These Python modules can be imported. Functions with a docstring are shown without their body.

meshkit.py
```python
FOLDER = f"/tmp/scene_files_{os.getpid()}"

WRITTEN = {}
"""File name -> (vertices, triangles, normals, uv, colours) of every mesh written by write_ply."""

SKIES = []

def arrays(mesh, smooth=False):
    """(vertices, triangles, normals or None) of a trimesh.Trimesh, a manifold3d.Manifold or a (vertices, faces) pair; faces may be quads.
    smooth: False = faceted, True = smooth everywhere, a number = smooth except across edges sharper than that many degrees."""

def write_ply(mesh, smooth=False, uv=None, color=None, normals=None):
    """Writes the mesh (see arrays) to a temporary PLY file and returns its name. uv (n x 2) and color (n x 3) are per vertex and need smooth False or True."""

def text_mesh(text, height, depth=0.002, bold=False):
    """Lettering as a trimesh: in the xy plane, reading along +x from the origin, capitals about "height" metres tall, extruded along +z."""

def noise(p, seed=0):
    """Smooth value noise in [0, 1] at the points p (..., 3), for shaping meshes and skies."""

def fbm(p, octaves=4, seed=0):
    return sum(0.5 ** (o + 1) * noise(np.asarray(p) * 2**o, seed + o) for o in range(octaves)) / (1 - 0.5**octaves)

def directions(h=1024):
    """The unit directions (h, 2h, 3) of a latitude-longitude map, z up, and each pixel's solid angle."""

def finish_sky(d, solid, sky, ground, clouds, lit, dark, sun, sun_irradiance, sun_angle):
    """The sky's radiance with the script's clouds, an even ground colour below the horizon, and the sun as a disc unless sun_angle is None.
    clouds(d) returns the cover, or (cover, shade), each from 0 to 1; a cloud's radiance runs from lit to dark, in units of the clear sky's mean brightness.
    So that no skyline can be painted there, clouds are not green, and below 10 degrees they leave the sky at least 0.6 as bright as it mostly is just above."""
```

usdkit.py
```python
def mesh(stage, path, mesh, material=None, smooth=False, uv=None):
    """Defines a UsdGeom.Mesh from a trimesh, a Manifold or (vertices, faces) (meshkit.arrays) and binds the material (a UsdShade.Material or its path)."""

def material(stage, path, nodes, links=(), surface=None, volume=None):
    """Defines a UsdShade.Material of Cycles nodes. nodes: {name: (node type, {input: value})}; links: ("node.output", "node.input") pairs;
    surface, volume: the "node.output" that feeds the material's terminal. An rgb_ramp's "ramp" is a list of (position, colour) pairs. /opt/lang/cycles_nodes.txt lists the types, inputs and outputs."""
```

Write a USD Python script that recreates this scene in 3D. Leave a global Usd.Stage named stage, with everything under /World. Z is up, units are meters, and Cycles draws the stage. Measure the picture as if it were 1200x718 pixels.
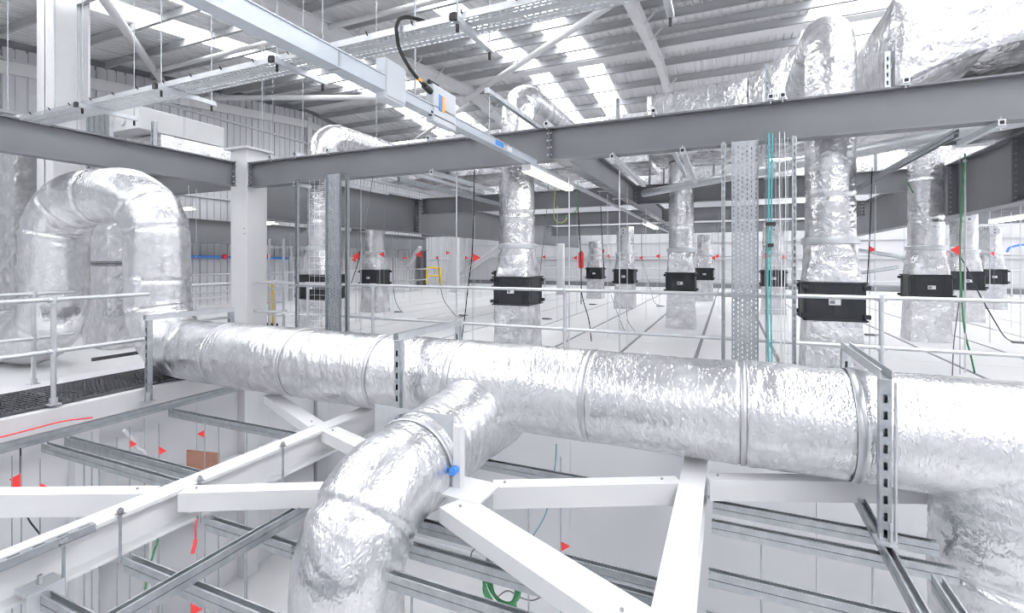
import math, random
import numpy as np, trimesh, usdkit, meshkit
from shapely.geometry import Polygon, box as sbox
from shapely.ops import unary_union
from pxr import Usd, UsdGeom, UsdLux, UsdShade, Gf, Sdf

random.seed(7); rng = np.random.default_rng(7)
stage = Usd.Stage.CreateInMemory()
UsdGeom.SetStageUpAxis(stage, UsdGeom.Tokens.z); UsdGeom.SetStageMetersPerUnit(stage, 1.0)
UsdGeom.Xform.Define(stage, '/World'); UsdGeom.Scope.Define(stage, '/World/Looks')
stage.SetDefaultPrim(stage.GetPrimAtPath('/World'))

# ------------------------------------------------------------------ camera, sky, exposure
C, S, F, EYE = .9148, .4039, 573.0, 1.5          # the camera looks 23.8 deg left of +y, level, 1.5 m above the deck
EXPOSURE, SKY, LAMP = -1.52, 9.0, 24.0
BY = -7.0                                                       # wall behind the camera
cam = UsdGeom.Camera.Define(stage, '/World/camera')
cam.CreateHorizontalApertureAttr(36.0); cam.CreateVerticalApertureAttr(36.0 * 718 / 1200)
cam.CreateFocalLengthAttr(36.0 * F / 1200); cam.CreateVerticalApertureOffsetAttr(-36.0 * 53 / 1200)
cam.CreateClippingRangeAttr(Gf.Vec2f(.05, 300)); cam.CreateExposureAttr(EXPOSURE)
cam.AddTransformOp().Set(Gf.Matrix4d(C, S, 0, 0, 0, 0, 1, 0, S, -C, 0, 0, 0, 0, EYE, 1))
dome = UsdLux.DomeLight.Define(stage, '/World/sky'); dome.CreateIntensityAttr(SKY); dome.CreateColorAttr(Gf.Vec3f(.985, .98, 1.0))

# ------------------------------------------------------------------ materials
def simple(name, col, rough=.5, metal=0., **kw):
    return usdkit.material(stage, '/World/Looks/' + name, {'p': ('principled_bsdf', dict(base_color=col, roughness=rough, metallic=metal, **kw))}, [], surface='p.BSDF')
def noisy(name, c1, c2, scale=6, rough=.5, metal=0., bump=0., stretch=(1, 1, 1), detail=4):
    n = {'g': ('geometry', {}), 'm': ('mapping', {'scale': stretch}), 'n': ('noise_texture', {'scale': scale, 'detail': detail, 'roughness': .6}),
         'r': ('rgb_ramp', {'ramp': [(.3, c1), (.7, c2)]}), 'p': ('principled_bsdf', dict(roughness=rough, metallic=metal))}
    l = [('g.position', 'm.vector'), ('m.vector', 'n.vector'), ('n.fac', 'r.fac'), ('r.color', 'p.base_color')]
    if bump:
        n['b'] = ('bump', {'strength': bump, 'distance': .01}); l += [('n.fac', 'b.height'), ('b.normal', 'p.normal')]
    return usdkit.material(stage, '/World/Looks/' + name, n, l, surface='p.BSDF')
def foil_mat(name, col, rough, s1, s2, st1, st2, stretch=(1, 1, 1)):
    n = {'g': ('geometry', {}), 'm': ('mapping', {'scale': stretch, 'rotation': (.3, .2, .5)}),
         'd': ('noise_texture', {'scale': 9, 'detail': 2}), 'dm': ('mix_vector', {'fac': .06}),
         'v': ('voronoi_texture', {'scale': s1, 'feature': 'distance_to_edge'}),
         'n2': ('noise_texture', {'scale': s2, 'detail': 3, 'roughness': .6, 'type': 'ridged_multifractal'}),
         'b1': ('bump', {'strength': st1, 'distance': .02}), 'b2': ('bump', {'strength': st2, 'distance': .006}),
         'n3': ('noise_texture', {'scale': 3, 'detail': 3}), 'rr': ('map_range', {'from_min': .3, 'from_max': .7, 'to_min': rough - .06, 'to_max': rough + .08}),
         'p': ('principled_bsdf', dict(base_color=col, metallic=.92, roughness=rough))}
    l = [('g.position', 'm.vector'), ('m.vector', 'd.vector'), ('m.vector', 'dm.a'), ('d.color', 'dm.b'), ('dm.result', 'v.vector'), ('m.vector', 'n2.vector'),
         ('v.distance', 'b1.height'), ('b1.normal', 'b2.normal'), ('n2.fac', 'b2.height'), ('b2.normal', 'p.normal'),
         ('g.position', 'n3.vector'), ('n3.fac', 'rr.value'), ('rr.result', 'p.roughness')]
    return usdkit.material(stage, '/World/Looks/' + name, n, l, surface='p.BSDF')
M = {}
M['foil'] = foil_mat('aluminium_foil', (.93, .93, .945), .24, 13, 34, .2, .7, (1.8, 1, 1))
M['foil_far'] = foil_mat('aluminium_foil_far', (.93, .93, .94), .24, 10, 24, .5, .9)
M['tape'] = simple('foil_tape', (.74, .74, .76), .35, 1.)
M['white'] = noisy('white_steel_paint', (.84, .84, .85), (.88, .88, .88), 2, .45)
M['stain'] = noisy('weathered_white_paint', (.80, .78, .76), (.86, .85, .84), 5, .5)
M['grey'] = noisy('grey_primer', (.160, .163, .175), (.185, .188, .20), 1.2, .5)
M['darkgrey'] = simple('dark_grey_paint', (.10, .10, .11), .5)
M['bolt'] = simple('bolt_steel', (.6, .6, .62), .35, 1.)
M['galv'] = noisy('galvanised_steel', (.38, .405, .43), (.52, .54, .56), 14, .42, .8, stretch=(1, 1, 1))
M['galv_light'] = noisy('bright_galvanised', (.66, .68, .71), (.76, .77, .79), 10, .4, .7)
M['tube'] = noisy('handrail_tube', (.62, .63, .65), (.72, .73, .74), 9, .38, .6)
M['trunk'] = simple('busbar_enamel', (.60, .65, .70), .35, .25)
M['box'] = simple('tap_off_enamel', (.70, .74, .78), .4)
M['deck'] = noisy('white_panel', (.86, .86, .87), (.89, .89, .89), 1.5, .4)
M['seam'] = simple('grey_seam', (.22, .22, .24), .6)
M['joint'] = simple('panel_joint', (.62, .62, .64), .6)
M['wallw'] = noisy('wall_panel_white', (.78, .78, .81), (.82, .82, .84), 1, .45)
M['clad'] = noisy('cladding_liner', (.66, .66, .69), (.70, .70, .72), 1, .5)
M['roof'] = noisy('roof_liner', (.87, .87, .88), (.90, .90, .905), 1, .5)
M['purlin'] = noisy('purlin_steel', (.50, .505, .52), (.56, .565, .58), 3, .5, .1)
M['black'] = simple('black_plastic', (.007, .009, .013), .5)
M['blackedge'] = simple('black_flange', (.010, .012, .016), .5)
M['rubber'] = simple('black_cable', (.012, .012, .013), .5)
M['greycable'] = simple('grey_cable', (.16, .16, .17), .5)
M['green'] = simple('green_cable', (.03, .20, .07), .5)
M['teal'] = simple('teal_cable', (.10, .36, .38), .5)
M['lime'] = simple('earth_cable', (.45, .55, .10), .5)
M['red'] = simple('red_flag', (.72, .03, .03), .6)
M['redcable'] = simple('red_cable', (.75, .06, .07), .5)
M['blue'] = simple('blue_paint', (.05, .20, .55), .4)
M['orange'] = simple('orange_label', (.85, .42, .08), .5)
M['yellow'] = simple('yellow_paint', (.90, .62, .03), .4)
M['card'] = noisy('brown_board', (.30, .15, .10), (.38, .20, .14), 8, .8)
M['grate'] = simple('grating_steel', (.09, .09, .10), .55, .2)
M['pale'] = simple('pale_conduit', (.80, .80, .80), .5)
M['labelw'] = simple('white_label', (.85, .85, .85), .5)
M['lamp'] = usdkit.material(stage, '/World/Looks/lamp_diffuser', {'e': ('emission', {'color': (1, .98, .95), 'strength': LAMP})}, [], surface='e.emission')
M['rooflight'] = usdkit.material(stage, '/World/Looks/rooflight_sheet', {'t': ('transparent_bsdf', {'color': (.92, .94, .95)}), 'd': ('translucent_bsdf', {'color': (.9, .9, .92)}),
                  'x': ('mix_closure', {'fac': .35})}, [('t.BSDF', 'x.closure1'), ('d.BSDF', 'x.closure2')], surface='x.closure')

# ------------------------------------------------------------------ object helpers
COUNT = {}
def numbered(parent, name):
    k = (parent, name); n = COUNT.get(k, 0); COUNT[k] = n + 1
    return f'{parent}/{name}' if n == 0 else f'{parent}/{name}_{n:03d}'
def data(prim, **kw):
    for k, v in kw.items():
        if v: prim.SetCustomDataByKey(k, v)
class Thing:
    def __init__(s, name, label, cat, loc=(0, 0, 0), group=None, kind=None):
        s.loc = np.asarray(loc, float); x = UsdGeom.Xform.Define(stage, numbered('/World', name)); s.path = str(x.GetPath())
        if np.any(s.loc): x.AddTranslateOp().Set(Gf.Vec3d(*map(float, s.loc)))
        data(x.GetPrim(), label=label, category=cat, group=group, kind=kind)
    def part(s, name, mb, mat, smooth=False, label=None, parent=None, kind=None):
        v, f = mb.vf() if isinstance(mb, MB) else mb
        p = numbered(parent or s.path, name); m = usdkit.mesh(stage, p, (np.asarray(v) - s.loc, f), M[mat], smooth=smooth)
        data(m.GetPrim(), label=label, kind=kind); return p
def solo(name, mb, mat, label, cat, group=None, smooth=False, kind=None, loc=None):
    v, f = mb.vf() if isinstance(mb, MB) else mb
    v = np.asarray(v, float); loc = np.array([(v[:, 0].min() + v[:, 0].max()) / 2, (v[:, 1].min() + v[:, 1].max()) / 2, v[:, 2].min()]) if loc is None else np.asarray(loc)
    m = usdkit.mesh(stage, numbered('/World', name), (v - loc, f), M[mat], smooth=smooth); m.AddTranslateOp().Set(Gf.Vec3d(*map(float, loc)))
    data(m.GetPrim(), label=label, category=cat, group=group, kind=kind)
def struct(name, mb, mat, label=None, smooth=False, cat=None):
    v, f = mb.vf() if isinstance(mb, MB) else mb
    m = usdkit.mesh(stage, numbered('/World', name), (v, f), M[mat], smooth=smooth); data(m.GetPrim(), kind='structure', label=label, category=cat)
    return str(m.GetPath())
def dup(src, loc, label, group=None):
    base = src.path.rsplit('/', 1)[1]; p = numbered('/World', base); x = UsdGeom.Xform.Define(stage, p); pr = x.GetPrim()
    pr.GetReferences().AddInternalReference(src.path)
    x.ClearXformOpOrder(); x.AddTranslateOp().Set(Gf.Vec3d(*map(float, loc))); pr.SetInstanceable(True)
    data(pr, label=label, group=group)
    return p
nv = lambda a: np.asarray(a, float) / (np.linalg.norm(a) + 1e-12)
class MB:
    def __init__(s): s.v, s.f, s.n = [], [], 0
    def add(s, v, f):
        v = np.asarray(v, float); f = np.asarray(f, int)
        if f.shape[1] == 4: f = np.vstack([f[:, [0, 1, 2]], f[:, [0, 2, 3]]])
        s.v.append(v); s.f.append(f + s.n); s.n += len(v); return s
    def vf(s): return np.vstack(s.v), np.vstack(s.f)
    def box(s, x0, x1, y0, y1, z0, z1, c=0.):
        if c <= 0:
            m = trimesh.creation.box(bounds=[[x0, y0, z0], [x1, y1, z1]]); return s.add(m.vertices, m.faces)
        pts = []
        for X in (x0, x1):
            for Y in (y0, y1):
                for Z in (z0, z1):
                    sx, sy, sz = (1 if X == x0 else -1), (1 if Y == y0 else -1), (1 if Z == z0 else -1)
                    pts += [(X + sx * c, Y + sy * c, Z), (X + sx * c, Y, Z + sz * c), (X, Y + sy * c, Z + sz * c)]
        m = trimesh.convex.convex_hull(np.array(pts)); return s.add(m.vertices, m.faces)
    def obox(s, p0, p1, w, h, up=(0, 0, 1)):                    # bar of w x h from p0 to p1, centred on that line
        return s.prism(sbox(-w / 2, -h / 2, w / 2, h / 2), p0, p1, up)
    def prism(s, poly, p0, p1, up=(0, 0, 1)):
        p0, p1 = np.asarray(p0, float), np.asarray(p1, float); L = np.linalg.norm(p1 - p0); t = nv(p1 - p0)
        side = nv(np.cross(up, t)); u = np.cross(t, side)
        for g in getattr(poly, 'geoms', [poly]):
            m = trimesh.creation.extrude_polygon(g, L, engine='earcut'); q = m.vertices
            s.add(p0 + q[:, :1] * side + q[:, 1:2] * u + q[:, 2:] * t, m.faces)
        return s
    def tube(s, pts, r, n=8, cap=True):
        p = np.asarray(pts, float); t = np.gradient(p, axis=0); t /= np.linalg.norm(t, axis=1, keepdims=True) + 1e-12
        a = np.zeros_like(p); a[0] = nv(np.cross(t[0], [0, 0, 1.] if abs(t[0, 2]) < .9 else [1., 0, 0]))
        for i in range(1, len(p)): q = a[i - 1] - t[i] * (a[i - 1] @ t[i]); a[i] = nv(q)
        b = np.cross(t, a); an = np.arange(n) * 2 * np.pi / n; rr = np.broadcast_to(np.asarray(r, float), (len(p),))
        v = p[:, None] + rr[:, None, None] * (np.cos(an)[None, :, None] * a[:, None] + np.sin(an)[None, :, None] * b[:, None])
        i, j = np.meshgrid(np.arange(len(p) - 1), np.arange(n), indexing='ij')
        q = np.stack([i * n + j, i * n + (j + 1) % n, (i + 1) * n + (j + 1) % n, (i + 1) * n + j], -1).reshape(-1, 4)
        f = [q[:, [0, 1, 2]], q[:, [0, 2, 3]]]
        if cap:
            k = np.arange(1, n - 1); e = (len(p) - 1) * n
            f += [np.stack([0 * k, k + 1, k], 1), np.stack([0 * k + e, e + k, e + k + 1], 1)]
        return s.add(v.reshape(-1, 3), np.vstack(f))
    def rod(s, p0, p1, r, n=8): return s.tube([p0, p1], r, n)
def smoothpath(pts, k=10):
    p = np.asarray(pts, float); P = np.vstack([2 * p[0] - p[1], p, 2 * p[-1] - p[-2]]); out = []
    for i in range(1, len(P) - 2):
        for t in np.linspace(0, 1, k, endpoint=False):
            a, b, c, d = P[i - 1], P[i], P[i + 1], P[i + 2]
            out.append(.5 * (2 * b + (c - a) * t + (2 * a - 5 * b + 4 * c - d) * t * t + (3 * b - a - 3 * c + d) * t ** 3))
    return np.array(out + [p[-1]])
def bent(pts, rad, step=.03):                                   # polyline with rounded corners, evenly sampled
    p = [np.asarray(q, float) for q in pts]; out = [p[0]]
    for i in range(1, len(p) - 1):
        a, b = nv(p[i - 1] - p[i]), nv(p[i + 1] - p[i]); th = math.acos(np.clip(a @ b, -1, 1)); d = rad / math.tan(th / 2)
        c = p[i] + nv(a + b) * rad / math.sin(th / 2); s0, s1 = p[i] + a * d - c, p[i] + b * d - c; ph = math.pi - th
        for k in np.linspace(0, 1, 13): out.append(c + (math.sin((1 - k) * ph) * s0 + math.sin(k * ph) * s1) / math.sin(ph))
    out.append(p[-1]); out = np.array(out); L = np.r_[0, np.cumsum(np.linalg.norm(np.diff(out, axis=0), axis=1))]
    n = max(3, int(L[-1] / step)); s = np.linspace(0, L[-1], n)
    return np.stack([np.interp(s, L, out[:, k]) for k in range(3)], 1)
def ridge(p, seed, o=3): return sum(.5 ** k * (1 - np.abs(2 * meshkit.noise(p * 2 ** k, seed + k) - 1)) for k in range(o)) / 1.75
def foil_tube(path, r, n=120, amp=1., seed=0, joints=(), facets=0, cap=False, skew=.35):
    """insulated duct: rings along a path, swollen between its taped joints and creased like wrapped foil"""
    p = np.asarray(path, float); L = np.r_[0, np.cumsum(np.linalg.norm(np.diff(p, axis=0), axis=1))]
    t = np.gradient(p, axis=0); t /= np.linalg.norm(t, axis=1, keepdims=True)
    a = np.zeros_like(p); a[0] = nv(np.cross(t[0], [0, 0, 1.] if abs(t[0, 2]) < .8 else [0, 1., 0]))
    for i in range(1, len(p)): a[i] = nv(a[i - 1] - t[i] * (a[i - 1] @ t[i]))
    b = np.cross(t, a); th = np.arange(n) * 2 * np.pi / n; r = np.broadcast_to(np.asarray(r, float), (len(p),))
    Sg, T = np.meshgrid(L, th, indexing='ij'); R = r[:, None]
    cx, cy = np.cos(T) * R, np.sin(T) * R; sk = Sg + skew * R * np.sin(T * 1.0 + seed)
    q = np.stack([Sg * 2.2, cx * 2.2, cy * 2.2], -1)
    d = .022 * (meshkit.fbm(q, 3, seed) - .5)
    q = np.stack([sk * 13, cx * 3.2, cy * 3.2], -1); mask = np.clip(3.6 * meshkit.fbm(np.stack([Sg * 1.9, cx * 1.9, cy * 1.9], -1), 2, seed + 40) - 1.3, 0, 1)
    d = d + .011 * mask * (ridge(q, seed + 5) - .55)
    q = np.stack([(Sg + 1.1 * skew * R * T) * 17, cx * 1.3, cy * 1.3], -1); d = d + .010 * np.clip(mask + .22, 0, 1) * (ridge(q, seed + 15, 2) - .55)
    q = np.stack([sk * 34, cx * 12, cy * 12], -1); d = d + .005 * (.2 + mask) * (ridge(q, seed + 9, 2) - .5)
    for j in joints: d = d - .020 * np.exp(-((Sg - j) / .026) ** 2) + .006 * np.exp(-((Sg - j) / .09) ** 2)
    if facets: d = d - .012 * (1 - np.abs(np.cos(T * facets / 2))) ** 1.5 * 0 + .012 * np.abs(np.cos(T * facets / 2)) - .008
    rr = R + amp * d
    v = p[:, None] + rr[..., None] * (np.cos(T)[..., None] * a[:, None] + np.sin(T)[..., None] * b[:, None])
    i, j = np.meshgrid(np.arange(len(p) - 1), np.arange(n), indexing='ij')
    f = np.stack([i * n + j, i * n + (j + 1) % n, (i + 1) * n + (j + 1) % n, (i + 1) * n + j], -1).reshape(-1, 4)
    mb = MB(); mb.add(v.reshape(-1, 3), f)
    if cap:
        for e in (0, len(p) - 1):
            k = np.arange(n); mb.add(np.vstack([p[e], v[e]]), np.stack([0 * k, 1 + k, 1 + (k + 1) % n], 1)[:, ::(1 if e else -1)])
    return mb
def ring(p, t, r, w, h=.012, n=40, seed=0):                    # a tape band round a duct
    p, t = np.asarray(p, float), nv(t); k = np.array([-w / 2, -w / 2 * .8, 0, w / 2 * .8, w / 2]); return MB().tube(p + k[:, None] * t, [r, r + h * .8, r + h, r + h * .8, r], n, cap=False)
def foil_hex(c, step=.08, amp=1., seed=0, bulge=.0, faces='xXyYzZ'):
    """foil-clad rectangular duct between eight corners c[i,j,k], faces creased and slightly quilted"""
    c = np.asarray(c, float).reshape(2, 2, 2, 3); mb = MB()
    spec = {'x': (0, 0), 'X': (0, 1), 'y': (1, 0), 'Y': (1, 1), 'z': (2, 0), 'Z': (2, 1)}
    cen = c.reshape(-1, 3).mean(0)
    for fc in faces:
        ax, k = spec[fc]; q = np.take(c, k, axis=ax); A, B, Cc, D = q[0, 0], q[1, 0], q[1, 1], q[0, 1]
        nu = max(2, int(max(np.linalg.norm(B - A), np.linalg.norm(Cc - D)) / step)); nw = max(2, int(max(np.linalg.norm(D - A), np.linalg.norm(Cc - B)) / step))
        U, W = np.meshgrid(np.linspace(0, 1, nu + 1), np.linspace(0, 1, nw + 1), indexing='ij'); U, W = U[..., None], W[..., None]
        P = A * (1 - U) * (1 - W) + B * U * (1 - W) + Cc * U * W + D * (1 - U) * W
        nn = nv(np.cross(B - A, D - A)); nn = nn if nn @ (q.reshape(-1, 3).mean(0) - cen) > 0 else -nn
        edge = np.minimum(np.minimum(U, 1 - U) * nu, np.minimum(W, 1 - W) * nw) / 1.5; edge = np.clip(edge, 0, 1)
        d = amp * (.05 * (meshkit.fbm(P * 2.5, 3, seed) - .5) + .022 * (ridge(P * 6, seed + 3) - .5))[..., None] * edge + bulge * 4 * np.sqrt(np.clip(U * (1 - U) * W * (1 - W), 0, 1))
        P = P + nn * d
        i, j = np.meshgrid(np.arange(nu), np.arange(nw), indexing='ij'); m = nw + 1
        f = np.stack([i * m + j, (i + 1) * m + j, (i + 1) * m + j + 1, i * m + j + 1], -1).reshape(-1, 4)
        if np.cross(B - A, D - A) @ (q.reshape(-1, 3).mean(0) - cen) < 0: f = f[:, ::-1]
        mb.add(P.reshape(-1, 3), f)
    return mb
def hexa(x0, x1, y0, y1, z0, z1): return [[[(X, Y, Z) for Z in (z0, z1)] for Y in (y0, y1)] for X in (x0, x1)]
def ground(u, zc): xc = (u - 600) / F * zc; return np.array([C * xc - S * zc, S * xc + C * zc])   # plan position of a sight line at a depth
def hgt(v, zc): return EYE + (306 - v) / F * zc
def ibeam(d, w, tf=.018, tw=.012): return unary_union([sbox(-w / 2, 0, w / 2, tf), sbox(-w / 2, d - tf, w / 2, d), sbox(-tw / 2, 0, tw / 2, d)])
def chan(w=.041, h=.041, t=.004, lip=.009): return unary_union([sbox(-w / 2, 0, w / 2, t), sbox(-w / 2, 0, -w / 2 + t, h), sbox(w / 2 - t, 0, w / 2, h), sbox(-w / 2, h - t, -w / 2 + lip, h), sbox(w / 2 - lip, h - t, w / 2, h)])
def dblchan(w=.05, h=.08): 
    from shapely import affinity
    c = chan(w, h / 2); return unary_union([affinity.translate(c, 0, h / 2 + .002), affinity.translate(affinity.scale(c, 1, -1, origin=(0, 0)), 0, h / 2 - .002), sbox(-w / 2 + .007, h / 2 - .004, w / 2 - .007, h / 2 + .004)])
def slotted(p0, p1, normal, w=.06, dep=.05, pitch=.1, slot=.05, sw=.018):
    """channel with slots through its face; the face looks along normal"""
    p0, p1, n = np.asarray(p0, float), np.asarray(p1, float), nv(normal); t = nv(p1 - p0); L = np.linalg.norm(p1 - p0); side = np.cross(n, t)
    holes = [sbox(-sw / 2, k, sw / 2, k + slot) for k in np.arange(.03, L - slot - .01, pitch)]
    face = sbox(-w / 2, 0, w / 2, L).difference(unary_union(holes)); m = trimesh.creation.extrude_polygon(face, .004, engine='earcut'); q = m.vertices
    mb = MB(); mb.add(p0 + q[:, :1] * side + q[:, 1:2] * t + q[:, 2:] * n, m.faces)
    c = p0 - n * dep; mb.obox(c, c + t * L, w - .01, .003, n)
    for sg in (-1, 1):
        c = p0 + side * sg * (w / 2 - .002) - n * dep / 2; mb.obox(c, c + t * L, .004, dep, n)
        c = p0 + side * sg * (w / 2 - .009) - n * dep; mb.obox(c, c + t * L, .018, .004, n)
    return mb
def perf_plate(p0, p1, w, across, pitch=.05, rows=(-.3, -.1, .1, .3), sl=.025, sw=.007, th=.0025, lip=.05, vertical=True):
    """perforated cable tray: a slotted base with two upturned side flanges"""
    p0, p1, a = np.asarray(p0, float), np.asarray(p1, float), nv(across); t = nv(p1 - p0); L = np.linalg.norm(p1 - p0); n = np.cross(a, t)
    mb = MB(); k = np.arange(.02, L - sl - .01, pitch); face = sbox(-w / 2, 0, w / 2, L)
    holes = [sbox(r * w - sw / 2, y + (pitch / 2 if i % 2 else 0), r * w + sw / 2, y + (pitch / 2 if i % 2 else 0) + sl) for i, r in enumerate(rows) for y in k[:-1]]
    m = trimesh.creation.extrude_polygon(face.difference(unary_union(holes)), th, engine='earcut'); q = m.vertices
    mb.add(p0 + q[:, :1] * a + q[:, 1:2] * t + q[:, 2:] * n, m.faces)
    for sg in (-1, 1):
        c = p0 + a * sg * w / 2 + n * lip / 2; mb.obox(c, c + t * L, th, lip, n)
    return mb

# ------------------------------------------------------------------ the setting
GX, FY, RX = -16.3, 29.7, 16.0                                  # gable wall, far wall, how far the hall is built to the right
RIDGE_Y, RIDGE_Z, PITCH = 15.5, 8.02, .107
rz = lambda y, off=0.: RIDGE_Z + off - PITCH * abs(y - RIDGE_Y)
# walk-on ceiling deck of white panels with grey joints
mb = MB(); mb.box(GX, RX, 6.36, FY, -.16, -.012)
deck = struct('floor', mb, 'seam', 'white walk-on ceiling deck with grey joints between its panels', cat='floor')
xs = [3.02 + 1.16 * k for k in range(-17, 12)]
ys = [6.36, 9.2, 12.1, 15.0, 17.9, 20.8, 23.7, 26.6, FY]
for i in range(len(xs) - 1):
    for j in range(len(ys) - 1):
        x0, x1 = max(xs[i] + .03, GX), min(xs[i + 1] - .03, RX)
        if x1 - x0 < .1: continue
        p = numbered(deck, 'panel'); v, f = MB().box(x0, x1, ys[j] + .012, ys[j + 1] - .012, -.03, 0, .004).vf()
        usdkit.mesh(stage, p, (v, f), M['deck'])
# lower ceiling and the walls that drop to it
LOW = -3.1
fl = struct('floor', MB().box(-9, RX + 4, BY, 6.36, LOW - .1, LOW), 'deck', 'lower white ceiling seen down through the steelwork', cat='floor')
wl = struct('wall_lower_back', MB().box(-9, RX, 6.36, 6.42, LOW, -.16), 'joint', 'white panelled wall below the deck edge', cat='wall')
for k in range(17):
    x0 = -6.5 + .3 + 1.42 * k - 1.42; x1 = x0 + 1.416
    v, f = MB().box(max(x0, -6.45), min(x1, RX), 6.33, 6.37, LOW, -.165).vf(); usdkit.mesh(stage, numbered(wl, 'panel'), (v, f), M['wallw'])
v, f = MB().box(-6.4, RX, 6.28, 6.34, LOW, LOW + .12).vf(); usdkit.mesh(stage, numbered(wl, 'skirting'), (v, f), M['wallw'])
v, f = MB().box(-6.4, RX, 6.29, 6.335, LOW + .30, LOW + .34).vf(); usdkit.mesh(stage, numbered(wl, 'rail'), (v, f), M['wallw'])
ws = struct('wall_lower_left', MB().box(-6.62, -6.56, BY, 6.4, LOW, -.26), 'joint', 'white wall below the grating walkway', cat='wall')
for k in range(-4, 8):
    y0 = -2.6 + 1.15 * k
    v, f = MB().box(-6.57, -6.53, y0, min(y0 + 1.146, 6.33), LOW, -.265).vf(); usdkit.mesh(stage, numbered(ws, 'panel'), (v, f), M['wallw'])
v, f = MB().box(-6.53, -6.1, 3.0, 6.3, -1.75, -1.29, .01).vf(); usdkit.mesh(stage, numbered(ws, 'boxing'), (v, f), M['wallw'])
for y in (2.9, 4.9):
    v, f = MB().box(-6.53, -6.38, y, y + .22, LOW, -.3, .004).vf(); usdkit.mesh(stage, numbered(ws, 'pilaster'), (v, f), M['wallw'])
# platform slab on the left
struct('floor', MB().box(GX, -7.9, BY, 6.36, -.2, -.005), 'deck', 'pale platform floor left of the grating walkway', cat='floor')
# gable wall with vertical liner sheets
wg = struct('wall_left', MB().add(*(lambda m: (m.vertices, m.faces))(trimesh.convex.convex_hull([(x, y, z) for x in (GX - .3, GX - .1) for y, z in ((BY, LOW), (FY, LOW), (BY, rz(BY, .06)), (RIDGE_Y, rz(RIDGE_Y, .06)), (FY, rz(FY, .06)))]))), 'seam', 'ribbed gable wall at the left end of the hall', cat='wall')
for k in range(-7, 30):
    y0, y1 = .99 * k, .99 * (k + 1) - .015; m = MB()
    for r in range(4):
        a, b = y0 + (y1 - y0) * r / 4, y0 + (y1 - y0) * (r + 1) / 4 - .03
        top0, top1 = rz(a, -.2), rz(b, -.2); h = trimesh.convex.convex_hull([(x, y, z) for x, e in ((GX - .09, 0), (GX - .05, .012)) for y, z in ((a + e, 0), (b - e, 0), (a + e, top0), (b - e, top1))]); m.add(h.vertices, h.faces)
    m.box(GX - .11, GX - .075, y0, y1, 0, min(rz(y0, -.2), rz(y1, -.2)))
    v, f = m.vf(); usdkit.mesh(stage, numbered(wg, 'cladding_sheet'), (v, f), M['clad'])
for z in (.25, 1.65, 3.7, 5.2, 6.5):
    y0 = max(BY, RIDGE_Y - (RIDGE_Z - z - .4) / PITCH); y1 = min(FY, 2 * RIDGE_Y - y0)
    v, f = MB().box(GX - .06, GX + .02, y0, y1, z - .04, z + .04, .006).vf(); usdkit.mesh(stage, numbered(wg, 'girt'), (v, f), M['clad'])
for y0, y1 in ((BY, RIDGE_Y), (FY, RIDGE_Y)):
    v, f = MB().obox((GX, y0, rz(y0, -.72)), (GX, y1, rz(y1, -.72)), .12, .3).vf(); usdkit.mesh(stage, numbered(wg, 'gable_trim'), (v, f), M['white'])
v, f = MB().box(GX - .03, GX + .1, RIDGE_Y - .1, RIDGE_Y + .1, 0, 7.6).vf(); usdkit.mesh(stage, numbered(wg, 'gable_post'), (v, f), M['white'])
for k in range(3):
    y = 3.5 + 8 * k + (1.2 if k == 1 else 0)
    v, f = MB().box(GX - .05, GX + .06, y - .08, y + .08, 0, 5.1).vf(); usdkit.mesh(stage, numbered(wg, 'gable_post'), (v, f), M['clad'])
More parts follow.
